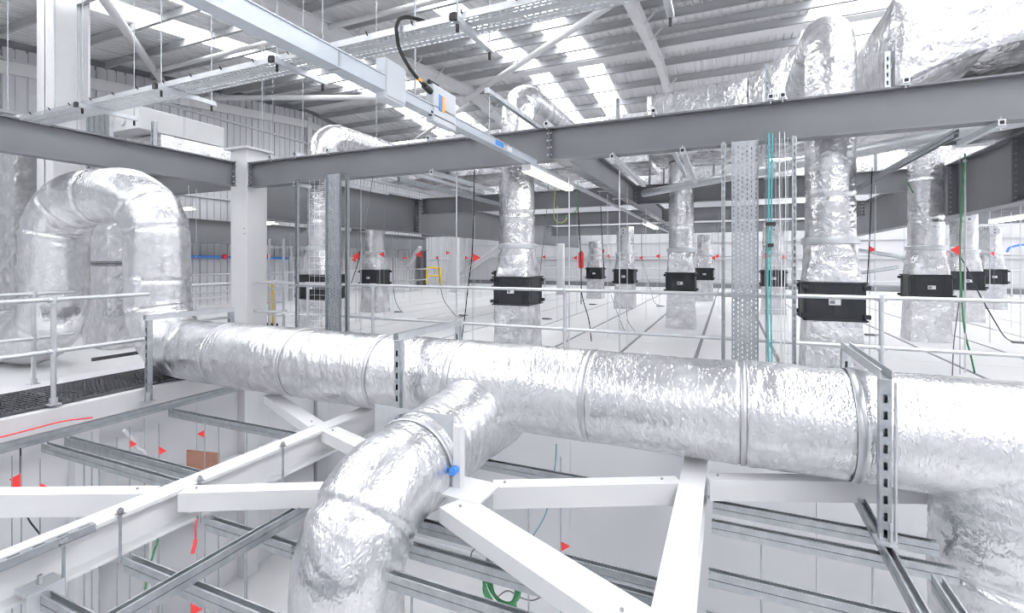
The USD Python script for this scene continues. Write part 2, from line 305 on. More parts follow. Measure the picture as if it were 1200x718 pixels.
# far wall
wf = struct('wall_far', MB().box(GX - 8, RX + 8, FY, FY + .15, -.2, rz(FY)), 'clad', 'pale panelled far wall behind the filter units', cat='wall')
for k in range(31):
    x0 = GX - 7 + 1.2 * k + (.0)
    v, f = MB().box(x0, x0 + 1.18, FY - .03, FY + .02, .3, 1.6, .006).vf(); usdkit.mesh(stage, numbered(wf, 'panel'), (v, f), M['clad'])
    v, f = MB().box(x0, x0 + 1.18, FY - .03, FY + .02, 1.78, 4.6, .006).vf(); usdkit.mesh(stage, numbered(wf, 'panel'), (v, f), M['wallw'])
v, f = MB().box(GX - 7, RX + 8, FY - .14, FY - .03, 1.6, 1.74, .01).vf(); usdkit.mesh(stage, numbered(wf, 'rail'), (v, f), M['clad'])
v, f = MB().box(GX - 7, RX + 8, FY - .1, FY - .03, .0, .24, .01).vf(); usdkit.mesh(stage, numbered(wf, 'skirting'), (v, f), M['grey'])
v, f = MB().box(GX - 7, RX + 8, FY - .12, FY - .03, 2.55, 2.6, .01).vf(); usdkit.mesh(stage, numbered(wf, 'rail'), (v, f), M['clad'])
struct('wall_back', MB().box(GX - .3, RX + 4, BY - .15, BY, LOW, rz(BY)), 'wallw', 'plain white wall behind the camera', cat='wall')
struct('wall_right', MB().box(RX + 4, RX + 4.15, BY, FY + .15, LOW, RIDGE_Z), 'wallw', 'plain white wall far to the right', cat='wall')
# roof: corrugated liner sheets with rooflight strips, two slopes
roof = UsdGeom.Xform.Define(stage, '/World/ceiling'); data(roof.GetPrim(), kind='structure', label='shallow pitched metal roof with strips of rooflights', category='roof')
lights = [(-12.75, -11.85), (-10.9, -10.1), (-6.35, -5.6), (-4.6, -3.75), (1.9, 4.4), (6.6, 7.5), (8.4, 9.2), (13.0, 13.9)]
cuts = sorted(sum(([a, b] for a, b in lights), [GX - 1, RX + 4]))
def sheet(x0, x1, ya, yb, h=.035, period=.2, off=0.):
    xs_ = []; n = max(1, round((x1 - x0) / period))
    for k in range(n):
        a = x0 + (x1 - x0) * k / n; w = (x1 - x0) / n; xs_ += [(a, 0), (a + .55 * w, 0), (a + .65 * w, h), (a + .9 * w, h)]
    xs_.append((x1, 0)); m = MB(); q = np.array(xs_); v = []
    for y in (ya, yb): v += [(x, y, rz(y) + z + off) for x, z in q]
    k = len(q); i = np.arange(k - 1); m.add(v, np.stack([i, i + k, i + k + 1, i + 1], 1)); return m
for ya, yb in ((BY, RIDGE_Y), (RIDGE_Y, FY)):
    for i in range(len(cuts) - 1):
        isl = (cuts[i], cuts[i + 1]) in lights
        v, f = sheet(cuts[i], cuts[i + 1], ya, yb).vf(); usdkit.mesh(stage, numbered('/World/ceiling', 'rooflight' if isl else 'roof_sheet'), (v, f), M['rooflight' if isl else 'roof'])
PY = [5.6, 6.9, 8.1, 9.3, 10.6, 11.75, 12.6, 13.75, 14.75, 16.2, 17.45, 18.75, 20.1, 21.5, 23, 24.6, 26.3, 28.2, 4.3, 3.0, 1.8, .4, -1, -2.4, -3.8, -5.2, -6.6]
for y in PY:
    z = rz(y, -.015); m = MB(); m.box(GX, RX, y - .004, y + .004, z - .22, z).box(GX, RX, y, y + .06, z - .008, z).box(GX, RX, y - .06, y, z - .22, z - .212).box(GX, RX, y - .06, y - .054, z - .22, z - .2)
    v, f = m.vf(); usdkit.mesh(stage, numbered('/World/ceiling', 'purlin'), (v, f), M['purlin'])
v, f = MB().box(GX, RX, RIDGE_Y - .22, RIDGE_Y + .22, RIDGE_Z - .1, RIDGE_Z - .04).vf(); usdkit.mesh(stage, '/World/ceiling/ridge_flashing', (v, f), M['white'])
for y in (7.6, 12.2):
    m = MB()
    for x in np.arange(GX + 1.5, RX, 1.9): m.rod((x, y - .5, rz(y - .5, -.18)), (x + .02, y + .7, rz(y + .7, -.2)), .006, 5)
    v, f = m.vf(); usdkit.mesh(stage, numbered('/World/ceiling', 'sag_rod'), (v, f), M['galv'])

# ------------------------------------------------------------------ steelwork
def beam(p0, p1, d, w, label, mat='grey', group=None, ends=(), name='steel_beam', stiff=()):
    """I-beam whose bottom flange lies on p0-p1"""
    t = Thing(name, label, 'beam', p0, group); ax = nv(np.subtract(p1, p0))
    t.part('beam_section', MB().prism(ibeam(d, w, .022, .014), p0, p1), mat)
    for at, sides in list(ends) + [(a, (1, -1)) for a in stiff]:
        q = np.asarray(p0) + ax * at; side = nv(np.cross((0, 0, 1), ax))
        for s_ in sides:
            m = MB(); c = q + side * s_ * w / 4 + np.array([0, 0, .02]); m.obox(c, c + (0, 0, d - .04), .012 if abs(ax[1]) < .5 else w / 2 - .01, w / 2 - .01 if abs(ax[1]) < .5 else .014, (0, 1, 0)); pp = t.part('end_plate', m, mat)
            b = MB()
            for z in np.linspace(.08, d - .08, max(3, int(d / .1))):
                e = q + side * s_ * w * .36 + np.array([0, 0, z]); b.rod(e - ax * .035, e + ax * .035, .014, 6)
            t.part('bolt_row', b, 'bolt', parent=pp, kind='stuff')
    return t
CX, CY = -8.5, 6.62                                            # the white column at the deck's front edge
BT, BB = 3.36, 2.9
beam((-8.27, 6.5, BB), (14, 6.5, BB), .46, .19, 'long grey steel beam across the upper middle, its right end at the picture edge', ends=[(.03, (-1,)), (6.0, (-1,))])
beam((GX, 6.5, BB), (-8.75, 6.5, BB), .46, .19, 'grey steel beam leading left from the white column behind the foil loop')
beam((CX, -1, BB), (CX, 6.28, BB), .46, .19, 'grey steel beam above the foil duct loop, running back to the white column', ends=[(7.26, (-1,))])
beam((CX, 6.86, 2.33), (CX, FY - .2, 2.33), 1.0, .3, 'deep grey girder running back behind the white column', stiff=[5.25])
beam((4.0, 6.65, 2.36), (4.0, FY - .2, 2.36), 1.0, .3, 'deep grey girder with bolted plate at the right edge', stiff=[3.0, 5.3])
for y, w_ in ((12.3, 'second grey cross beam, behind the long lit lamp'), (18.1, 'third grey cross beam, beyond the second one'), (23.9, 'furthest grey cross beam, in front of the far wall')):
    beam((-8.33, y, BB - (.1 if y > 20 else 0)), (3.83, y, BB - (.1 if y > 20 else 0)), .46, .19, w_, ends=[(.04, (-1,)), (12.1, (-1,))])
    beam((GX, y, BB), (-8.67, y, BB), .46, .19, w_.split(',')[0] + ', its length left of the deep girder')
    beam((4.17, y, BB), (14, y, BB), .46, .19, w_.split(',')[0] + ', its length right of the right girder')
for y0, y1, w_ in ((6.6, 12.2, 'grey secondary beam above the nearer lamp'), (12.4, 18.0, 'grey secondary beam beyond the second cross beam'), (18.2, 23.8, 'grey secondary beam furthest back along the lamp line')):
    beam((-2.13, y0, BB), (-2.13, y1, BB), .46, .19, w_, ends=[(y1 - y0 - .03, (-1, 1))])
beam((-15.6, 6.8, 2.1), (-15.6, 23.3, 2.1), .75, .3, 'grey girder along the left gable wall seen below the deep girder')
def column(x, y, z0, z1, s, label, mat='white', name='steel_column', web='x'):
    t = Thing(name, label, 'column', (x, y, z0)); m = MB()
    if web == 'box': m.box(x - s / 2, x + s / 2, y - s / 2, y + s / 2, z0, z1, .012)
    else:
        m.box(x - s / 2, x + s / 2, y - s / 2, y - s / 2 + .03, z0, z1).box(x - s / 2, x + s / 2, y + s / 2 - .03, y + s / 2, z0, z1).box(x - .012, x + .012, y - s / 2, y + s / 2, z0, z1)
    t.part('shaft', m, mat); t.part('base_plate', MB().box(x - s / 2 - .06, x + s / 2 + .06, y - s / 2 - .06, y + s / 2 + .06, z0, z0 + .03), mat); return t
t = column(CX, CY, -.2, 3.62, .45, 'white boxed steel column where the two long grey beams meet', web='box')
t.part('cap_plate', MB().box(CX - .3, CX + .3, CY - .3, CY + .3, 3.62, 3.66), 'white')
t.part('bolt_row', MB().rod((CX + .17, CY - .226, 2.12), (CX + .17, CY - .24, 2.12), .014, 6).rod((CX + .17, CY - .226, 2.02), (CX + .17, CY - .24, 2.02), .014, 6), 'bolt')
column(-12.2, 5.35, 0, 8, .6, 'tall white steel column rising to the roof at the upper left')
column(-16, 23.5, 0, 2.1, .35, 'dark grey column at the far end of the gable girder', 'grey')
p = ground(533, 24); column(p[0], p[1], 0, 2.7, .35, 'far white column left of the big foil-wrapped stack', web='box')
p = ground(657, 22); column(p[0], p[1], 0, 2.3, .3, 'far white column between the central and far foil stacks', web='box')
for x, w_ in ((CX, 'left'), (-1.9, 'middle'), (4.7, 'right')):
    for y0, y1, h_ in ((1.5, RIDGE_Y, 'near'), (FY - .3, RIDGE_Y, 'far')):
        z0, z1 = rz(y0, -.62), rz(y1, -.62)
        t = beam((x, y0, z0), (x, y1, z1), .36, .19, f'white roof rafter, {w_} of three, on the {h_} slope', 'white', name='roof_rafter')
        for yy in ((13.2, 9.4, 12.0) if h_ == 'near' else (17.2, 20)):
            t.part('fly_brace', MB().obox((x + .02, yy, rz(yy, -.5)), (x + .34, yy, rz(yy, -.2)), .05, .01, (0, 1, 0)), 'white')
def brace(p0, p1, r, label, mat='white', group=None, name='roof_brace'): solo(name, MB().rod(p0, p1, r, 14), mat, label, 'brace', group, True, loc=p0)
brace((CX, 15.2, 7.25), (-1.9, 10.0, 6.9), .085, 'white tubular roof brace rising right from the rafter apex')
brace((GX + .1, 11.0, 7.05), (CX, 15.2, 7.3), .085, 'white tubular roof brace above the gable cladding')
brace((CX, 3.3, 6.45), (GX + .1, 9.6, 7.1), .1, 'white tubular roof brace slanting beside the tall white column')
brace((CX, 15.6, 7.25), (-15.9, 20.5, 6.9), .07, 'thin white tubular roof brace left of the small tap-off box, lower slope')
brace((-15, 8.7, 6.95), (4, 8.7, 6.95), .06, 'long white tube running under the roof above the cable tray', mat='pale', name='roof_conduit')
brace((-1.85, 12.0, 3.12), (3.7, 6.9, 3.12), .085, 'grey tubular brace in plan between two beams, behind the cable tray', 'galv_light', name='tube_brace')
for a, b, w_ in (((535, 26), (590, 20), 'pale slanting far brace right of the yellow gate'), ((478, 26), (492, 25), 'short pale far brace left of the dark column')):
    p, q = ground(a[0], a[1]), ground(b[0], b[1]); brace((p[0], p[1], .6 if a[0] == 535 else 1.25), (q[0], q[1], 2.2), .12, w_, 'white', name='wall_brace')
for a, b, za, zb, w_ in ((1000, 1062, 1.78, 1.58, 'grey slanting far strut, upper, behind the right foil hood'), (1000, 1052, 1.2, 1.36, 'grey slanting far strut, lower, behind the right black box')):
    p, q = ground(a, 11.5), ground(b, 11.5); brace((p[0], p[1], za), (q[0], q[1], zb), .045, w_, 'galv', name='wall_brace')

# white floor steelwork over the void
B1X, B2X, WT = -3.48, -.23, -.05
beam((B1X, .3, WT - .25), (B1X, 6.25, WT - .25), .25, .17, 'white steel beam slanting across the lower left, under the big duct', 'white', name='white_beam')
beam((B2X, .3, WT - .25), (B2X, 6.25, WT - .25), .25, .17, 'white steel beam coming forward in the lower centre right', 'white', name='white_beam')
def flat_brace(p0, p1, w, h, label):
    t = Thing('plan_brace', label, 'brace', (*p0, WT - h)); ax = nv(np.subtract(p1, p0)); m = MB()
    prof = unary_union([sbox(-w / 2, h - .012, w / 2, h), sbox(-w / 2, 0, -w / 2 + .01, h), sbox(-w / 2, 0, 0, .01)])
    t.part('channel', m.prism(prof, (*p0, WT - h - .002), (*p1, WT - h - .002)), 'white')
    for p, s in ((p0, 1), (p1, -1)):
        q = np.array([*p, WT + .002]) + s * ax3(ax) * .1; b = MB()
        for d in (-.02,): b.rod(q + (d, 0, -.01), q + (d, 0, .008), .009, 6)
        t.part('bolt', b, 'bolt')
    return t
def ax3(a): return np.array([a[0], a[1], 0])
flat_brace((-6.0, .92), (B1X - .09, 2.06), .12, .15, 'white horizontal brace left of the slanting white beam')
flat_brace((B1X + .09, 2.14), (-2.43, 2.64), .12, .125, 'white horizontal brace between the slanting beam and the branch duct')
flat_brace((-1.5, 3.07), (B2X - .09, 3.66), .12, .15, 'white horizontal brace right of the branch duct, below the big duct')
flat_brace((B2X + .09, 3.8), (2.2, 4.75), .12, .15, 'white horizontal brace to the right of the forward white beam')
flat_brace((-1.62, 2.74), (B2X - .09, 2.14), .22, .1, 'broad white brace slanting down to the bottom centre')
flat_brace((-4.9, 4.1), (B1X - .09, 3.5), .16, .1, 'short white brace tucked under the left end of the big duct')
flat_brace((B1X + .09, 3.47), (-2.43, 3.16), .16, .1, 'white brace passing behind the branch duct')
t = Thing('brace_node', 'white plate where the braces cross, with an upright holding the branch duct', 'bracket', (-1.68, 2.93, WT))
t.part('gusset', MB().prism(Polygon([(-.22, -.14), (.22, -.16), (.24, .14), (-.2, .16)]), (-1.68, 2.93, WT - .012), (-1.68, 2.93, WT + .004), (0, 1, 0)), 'white')
t.part('upright', MB().box(-1.72, -1.665, 2.9, 2.96, WT, .37), 'white')
from shapely.geometry import Point
t.part('saddle_plate', MB().prism(sbox(-.28, .19, .4, .42).difference(Point(.02, .06).buffer(.345, 24)), (-2.04, 2.96, 0), (-2.04, 2.965, 0)), 'galv_light')
t.part('knob', MB().rod((-1.70, 2.90, .08), (-1.70, 2.85, .08), .028, 14).rod((-1.70, 2.85, .08), (-1.70, 2.835, .08), .02, 14), 'blue', label='blue plastic knob')

# ------------------------------------------------------------------ platform edge, grating, handrails
t = Thing('platform_edge', 'white edge beam along the grating walkway', 'beam', (-6.45, -1, -.25))
t.part('edge_beam', MB().box(-6.5, -6.4, -1, 6.25, -.25, -.03, .006), 'white')
for i, (y0, y1) in enumerate(((-.5, 1.2), (1.21, 2.92), (2.93, 4.64), (4.65, 6.3))):
    t = Thing('floor_grating', ('black open-mesh floor grating, ' + ('out of frame left', 'leftmost piece in view', 'longer piece beside the handrail post', 'piece behind the foil riser')[i]), 'grating', (-7.4, y0, -.03))
    t.part('frame', MB().box(-7.5, -7.46, y0, y1, -.04, .0).box(-6.54, -6.5, y0, y1, -.04, 0).box(-7.46, -6.54, y0, y0 + .02, -.04, 0).box(-7.46, -6.54, y1 - .02, y1, -.04, 0), 'grate')
    m = MB()
    for y in np.arange(y0 + .05, y1 - .03, .045): m.box(-7.46, -6.54, y, y + .012, -.035, -.002)
    t.part('bearing_bars', m, 'grate', kind='stuff')
    m = MB()
    for x in np.arange(-7.42, -6.55, .1): m.box(x, x + .014, y0 + .02, y1 - .02, -.03, -.001)
    t.part('cross_bars', m, 'grate', kind='stuff')
    t.part('tray', MB().box(-7.46, -6.54, y0 + .02, y1 - .02, -.2, -.19), 'grate')
def handrail(name, label, pts, posts, r=.024, zt=1.1, zm=.56):
    t = Thing(name, label, 'handrail', (*posts[0], 0)); a, b = pts
    t.part('top_rail', MB().rod((*a, zt), (*b, zt), r, 12), 'tube', 30); t.part('mid_rail', MB().rod((*a, zm), (*b, zm), r, 12), 'tube', 30)
    for p in posts:
        q = t.part('post', MB().rod((*p, 0), (*p, zt), r, 12), 'tube', 30)
        m = MB()
        for z in (zt, zm): m.rod((*p, z - .045), (*p, z + .03), r * 1.45, 12).rod(np.array([*p, z]) - .05 * nv([b[0] - a[0], b[1] - a[1], 0]), np.array([*p, z]) + .05 * nv([b[0] - a[0], b[1] - a[1], 0]), r * 1.35, 12)
        m.rod((*p, 0), (*p, .07), r * 1.5, 12).box(p[0] - .05, p[0] + .05, p[1] - .05, p[1] + .05, 0, .012)
        t.part('fitting', m, 'galv_light', 30, parent=q, kind='stuff')
    return t
handrail('handrail', 'grey tubular handrail along the deck edge behind the big duct', ((-8.2, 6.5), (9, 6.5)), [(-6.85, 6.5), (-5.4, 6.5), (-2.07, 6.5), (1.53, 6.5), (5.0, 6.5)])
handrail('handrail', 'grey tubular handrail at the outer edge of the grating walkway', ((-6.45, -1), (-6.45, 3.66)), [(-6.45, 2.74), (-6.45, .4)])
handrail('handrail', 'grey tubular handrail on the inner side of the walkway, behind the other', ((-7.75, -1), (-7.75, 3.5)), [(-7.75, 3.1), (-7.75, .9)])
handrail('handrail', 'short handrail with looped end beside the white column', ((-9.1, 5.2), (-8.95, 7.9)), [(-9.1, 5.3), (-8.97, 7.6)], .03, 1.05, .4)
handrail('handrail', 'far handrail in front of the far wall', ((-13, 27.5), (12, 27.5)), [(x, 27.5) for x in range(-13, 13, 3)], .03)
handrail('handrail', 'far handrail along the gable wall', ((-14.3, 8), (-14.3, 22)), [(-14.3, y) for y in range(8, 23, 3)], .03)

# ------------------------------------------------------------------ galvanised channels over the void
def strut(p0, p1, label, name='channel_strut', single=False, group=None, rods=()):
    t = Thing(name, label, 'channel', p0, group); t.part('channel', MB().prism(chan() if single else dblchan(), p0, p1), 'galv'); return t
YZ = -.252
for x, y0, y1, w_ in ((-2.68, .4, 4.9, 'galvanised channel running forward beside the branch duct'), (.86, .4, 4.9, 'galvanised channel running forward under the right duct frame'),
                      (-6.08, .3, 5.0, 'galvanised channel along the foot of the white walkway edge beam'), (1.02, .5, 3.3, 'short galvanised channel left of the right drop duct')):
    strut((x, y0, YZ), (x, y1, YZ), w_)
XZ = YZ - .082
for y, x0, x1, w_ in ((1.37, -3.3, 2.5, 'galvanised cross channel nearest the camera, starting at a clamp on the white beam'), (1.74, -3.27, -.35, 'galvanised cross channel, second from the camera, left half'),
                      (2.23, -3.27, -2.46, 'galvanised cross channel, third from the camera, left of the branch duct'), (2.25, -1.80, -.35, 'galvanised cross channel, third from the camera, right of the branch duct'), (2.53, -1.8, -.35, 'galvanised cross channel with the green cable coil hung behind'),
                      (2.79, -2.0, -.35, 'galvanised cross channel just under the branch duct tee'), (3.0, -.1, 1.2, 'galvanised cross channel low at the right, third under the big duct'),
                      (3.58, -.1, 1.2, 'galvanised cross channel at the right, second under the big duct'), (3.87, -.1, 1.2, 'galvanised cross channel at the right, first under the big duct'),
                      (3.86, -2.6, -.35, 'galvanised cross channel half hidden beneath the big duct centre'), (3.67, -6.05, -3.6, 'galvanised cross channel under the left end of the big duct'),
                      (2.50, -6.05, -3.6, 'left galvanised cross channel, front one of the pair'), (2.68, -6.05, -3.6, 'left galvanised cross channel, back one of the pair'),
                      (2.65, B2X - 1.1, -.35, 'short galvanised channel meeting the forward white beam'), (2.62, -.1, 2.5, 'galvanised cross channel at the bottom right edge')):
    strut((x0, y, XZ), (x1, y, XZ), w_)
strut((-3.36, .7, WT), (-3.36, 1.6, WT), 'slotted channel lying on the white beam at the lower left', single=True)
m = slotted((-3.335, .7, WT + .045), (-3.335, 1.6, WT + .045), (0, 0, 1), .045, .04, .1, .05, .012); solo('slotted_channel', m, 'galv', 'slotted face channel on top of the white beam, lower left', 'channel')
t = Thing('beam_clamp', 'large bent clamp holding the nearest cross channel to the white beam', 'clamp', (-3.3, 1.37, XZ))
t.part('plate', MB().box(-3.42, -3.3, 1.29, 1.45, XZ + .09, XZ + .115).box(-3.31, -3.295, 1.29, 1.45, XZ - .06, XZ + .1), 'galv_light'); t.part('bolt', MB().rod((-3.36, 1.37, XZ + .1), (-3.36, 1.37, XZ + .16), .012, 6), 'bolt')
def drop(x, y, z0, z1, label, group=None, r=.006, clip=True, mat='galv'):
    t = Thing('drop_rod', label, 'rod', (x, y, z0), group); t.part('rod', MB().rod((x, y, z0), (x, y, z1), r, 6), mat, 40)
    if clip:
        t.part('nut', MB().rod((x, y, z1 - .03), (x, y, z1 - .01), r * 2.2, 6).box(x - .02, x + .02, y - .02, y + .02, z1 - .04, z1 - .032), 'bolt')
    return t
g = 'hanger rods clamped to the white beams'
for x, y, w_ in ((-3.385, 1.76, 'at the second cross channel'), (-3.385, 2.25, 'at the third cross channel'), (-3.385, 2.95, 'near the big duct'), (-3.3, 1.05, 'below the slotted channel piece, left one'), (-3.31, 1.45, 'below the slotted channel piece, right one')): drop(x, y, XZ - (1.0 if y < 1.5 else 0), WT + .05, 'short hanger rod on the slanting white beam, ' + w_, None, .009)
for ys_, w_ in (([(-2.95, 1.74), (-2.3, 1.74)], 'the second cross channel'), ([(-2.1, 1.37)], 'the nearest cross channel'), ([(-1.6, 2.25), (-1.3, 2.25), (-.95, 2.25)], 'the cross channel right of the branch duct'), ([(.2, 3.58), (.8, 3.58)], 'the second right-hand cross channel'), ([(.45, 3.0)], 'the third right-hand cross channel'), ([(.72, 2.62)], 'the cross channel at the bottom right edge'),
        ([(-5.2, 3.67), (-4.75, 3.67)], 'the cross channel below the left duct end'), ([(-5.75, 2.68), (-5.5, 2.68), (-4.6, 2.68)], 'the left channel pair'), ([(-6.07, 1.6), (-6.08, 1.9), (-6.07, 2.15), (-6.08, 2.9), (-6.07, 3.4)], 'the channel at the walkway edge'), ([(-2.9, 2.23)], 'the third cross channel'), ([(-1.55, 3.86)], 'the half hidden channel below the big duct')):
    for i, (x, y) in enumerate(ys_): drop(x, y, LOW, XZ + .05, 'thin drop rod under ' + w_ + ('' if len(ys_) == 1 else ', ' + ('first', 'second', 'third', 'fourth', 'fifth')[i] + ' from the left'), None, .007, False)
def flag(x, y, z, label, s=.1, d=1, group=None, mat='red', tilt=0.):
    t = rng.uniform(-.3, .3); ax = np.array([C * d, S * d, 0]); n = np.array([-S, C, 0]); up = np.array([0, 0, 1.])
    a = np.array([x, y, z]) + ax * .004; pts = [a + up * s * .5, a - up * s * .5, a + ax * s * .9 + up * s * (tilt + .1 * t), ]
    th = .0015; v = np.array([p + n * th for p in pts] + [p - n * th for p in pts]); f = [(0, 1, 2), (3, 5, 4), (0, 3, 4), (0, 4, 1), (1, 4, 5), (1, 5, 2), (2, 5, 3), (2, 3, 0)]
    solo('warning_flag', (v, np.array(f)), mat, label, 'flag', group)
for u, v, zc, s, d, w_ in ((14, 571, 4.45, .12, 1, 'red pennant at the far left below the platform, lower left one'), (25, 562, 4.45, .12, -1, 'red pennant at the far left below the platform, upper right one'),
                   (47, 573, 4.4, .11, 1, 'red pennant just above the left horizontal brace'), (152, 520, 5.2, .08, 1, 'red pennant hanging left of the pipe below the walkway'), (186, 528, 5.3, .09, 1, 'red pennant beside the grey pipe under the walkway'),
                   (137, 547, 4.9, .09, -1, 'red pennant below the left channel pair'), (240, 508, 5.6, .09, -1, 'red pennant above the brown board'), (657, 640, 4.4, .09, 1, 'red pennant on the drop rod under the big duct'), (223, 714, 2.75, .07, 1, 'red pennant at the bottom edge below the channels')):
    p = ground(u, zc); flag(p[0], p[1], hgt(v, zc), w_, s, d)
    if u not in (223,): drop(p[0], p[1], LOW, -.26 if u > 100 else -.27, 'rod with ' + w_, None, .006, False)
p = ground(232, 3.6); solo('hanging_tag', MB().tube(smoothpath([(p[0], p[1], -.36), (p[0], p[1] - .02, -.45), (p[0] - .03, p[1], -.56), (p[0] - .06, p[1], -.66)]), [.006] * 20 + [.014] * 11, 6), 'redcable', 'red ribbon hanging under the slanting white beam', 'ribbon')
a, b = ground(219, 6.2), ground(257, 6.1); solo('brown_board', MB().obox((*a, -1.09), (*b, -1.09), .012, .40), 'card', 'small brown board standing on the boxing below the walkway', 'board')
p0, r_ = np.array([-6.34, 1.4, -.02]), []
solo('red_cable', MB().tube(smoothpath([(-6.3, 1.2, -.17), (-6.28, 1.9, -.165), (-6.25, 2.4, -.15), (-6.2, 2.7, -.13), (-6.17, 2.95, -.16)]), .008, 8), 'redcable', 'red cable lying along the channel under the walkway edge', 'cable', smooth=True)
solo('hose', MB().tube(smoothpath([(-5.2, 1.35, -1.5), (-5.0, 1.55, -1.25), (-4.75, 1.85, -1.18), (-4.55, 2.1, -1.3), (-4.5, 2.2, -1.55), (-4.5, 2.2, LOW)]), .012, 8), 'pale', 'white looped hose below the slanting beam at the lower left', 'hose', smooth=True)
solo('hose', MB().tube(smoothpath([(-5.9, 3.1, -.3), (-5.86, 3.2, -.5), (-5.8, 3.3, -.9), (-5.8, 3.3, LOW)]), .018, 8), 'pale', 'pale bent conduit dropping behind the left channel pair', 'conduit', smooth=True)
def coil(c, r, n, label, mat='green'):
    th = np.linspace(0, 2 * np.pi * n, 40 * n); w = .25 * np.sin(th * .37)
    pts = np.stack([c[0] + (r + .012 * np.sin(th * 2.3)) * np.cos(th) * .9, c[1] + .03 * np.sin(th * .5), c[2] + (r + .01 * w) * np.sin(th)], 1)
    solo('cable_coil', MB().tube(pts, .011, 6), mat, label, 'cable', smooth=True)
coil((-1.22, 2.62, -.42), .11, 4, 'coil of green cable hung behind a cross channel')
solo('hanging_cable', MB().rod((-1.14, 2.62, -.48), (-1.14, 2.62, -1.15), .012, 6), 'green', 'green cable dropping straight from the coil', 'cable')
for pts, w_, mt in (([(577, 4.6, 660), (570, 4.5, 640), (560, 4.5, 640), (552, 4.5, 650), (555, 4.5, 668)], 'thin black cable curl over the lower ceiling', 'greycable'),
                ([(582, 5.5, 700), (595, 5.5, 692), (610, 5.5, 700), (625, 5.5, 703), (640, 5.4, 694), (662, 5.3, 672)], 'grey cable snaking past the bottom centre', 'greycable'),
                ([(652, 5.2, 520), (650, 5.2, 550), (640, 5.2, 600), (622, 5.2, 632)], 'thin teal cable hanging under the big duct', 'teal'),
                ([(24, 4.5, 525), (25, 4.5, 575), (32, 4.5, 605), (47, 4.5, 626)], 'black cable dropping past the pennants at the far left', 'rubber'),
                ([(185, 3.4, 632), (178, 3.4, 655), (170, 3.4, 690)], 'green and black cable below the slanting beam', 'green')):
    q = [(*ground(u, z), hgt(v, z)) for u, z, v in pts]; solo('loose_cable', MB().tube(smoothpath(q), .007, 6), mt, w_, 'cable', smooth=True)

# ------------------------------------------------------------------ the big foil duct system in front
DY, DZ, DR = 4.08, .365, .375
duct = Thing('foil_duct', 'large silver foil-clad duct across the foreground with its loop, branch and drop', 'duct', (0, DY, 0))
path = bent([(-8.9 - 2.6, 3.5, .40), (-8.55, 3.65, .40), (-8.55, 3.65, 2.36), (-6.99, 4.08, 2.42), (-6.99, 4.08, DZ), (5.2, DY, DZ)], .62, .02)
L = np.r_[0, np.cumsum(np.linalg.norm(np.diff(path, axis=0), axis=1))]
k = np.searchsorted(L, L[np.argmin(np.linalg.norm(path - np.array([-6.1, DY, DZ]), axis=1))])
loop, main = path[:k + 3], path[k:]
Ls = L[:k + 3]; fine = bent([main[0], main[-1]], .5, .011) if False else np.stack([np.interp(np.arange(0, np.linalg.norm(main[-1] - main[0]), .011), [0, np.linalg.norm(main[-1] - main[0])], [main[0][i], main[-1][i]]) for i in range(3)], 1)
mj = [x - main[0][0] for x in (-5.55, -4.35, -3.2, -2.3, -1.05, .1, .78, 1.9, 3.0)]
duct.part('straight_run', foil_tube(fine, DR, 190, 1., 3, mj), 'foil', True)
lj = [1.9, 2.9, 4.2, 4.6, 5.1, 5.9, 6.25, 6.9, 7.3, 8.3]
duct.part('loop', foil_tube(loop, DR - .005, 130, .85, 11, lj, facets=9), 'foil', True)
for j, w in zip(mj, (.08, .06, .06, .1, .08, .06, .09, .06, .06)):
    duct.part('seam_tape', ring(np.array([main[0][0] + j, DY, DZ]), (1, 0, 0), DR + .004, w * .6, .005, 90), 'tape', True)
br = bent([(-2.06, 4.1, .15), (-2.06, 3.2, .06), (-2.06, 2.26, .0), (-2.06, 2.26, -2.9)], .46, .011)
duct.part('branch', foil_tube(br, np.interp(np.arange(len(br)), [0, 40, 80, len(br)], [.40, .345, .325, .315]), 170, 1.35, 21, [1.05, 1.75]), 'foil', True)
b2 = bent([(1.57, 4.07, .38), (1.57, 4.02, -.1), (1.57, 4.02, -2.9)], .2, .013)
duct.part('drop_branch', foil_tube(b2, np.interp(np.arange(len(b2)), [0, 20, 50, len(b2)], [.33, .35, .36, .36]), 160, 1.5, 31, [.8]), 'foil', True)
i = int(np.argmin(np.abs(br[:, 1] - 2.9))); duct.part('clamp_ring', ring(br[i], br[i + 1] - br[i], .338, .03, .008, 60), 'galv_light', True, 'thin galvanised ring round the branch')
# frames that straddle the big duct
for x, z0, w_ in ((-6.3, -.17, 'galvanised frame over the big duct at the walkway, leftmost of three'), (-2.68, -.17, 'galvanised frame over the big duct beside the branch, middle of three'), (.855, -.17, 'galvanised frame over the big duct, rightmost of three')):
    t = Thing('support_frame', w_, 'frame', (x, DY, z0)); yf, yb = 3.55, 4.6
    t.part('leg', slotted((x, yf, z0), (x, yf, .80), (0, -1, 0), .06, .05, .1, .05, .02), 'galv')
    t.part('leg', slotted((x, yb, z0), (x, yb, .80), (0, -1, 0), .06, .05, .1, .05, .02), 'galv')
    t.part('crossbar', MB().prism(chan(.06, .06), (x, yf - .02, .80), (x, yb + .05, .80)), 'galv_light')
    for y in (yf, yb): t.part('foot_plate', MB().box(x - .05, x + .05, y - .05, y + .07, z0, z0 + .012).box(x + .02, x + .032, y - .02, y + .02, z0, z0 + .12), 'galv_light')
    if x > -3: t.part('rod', MB().rod((x + .055, yf + .02, z0), (x + .055, yf + .02, .78), .009, 8), 'galv_light')

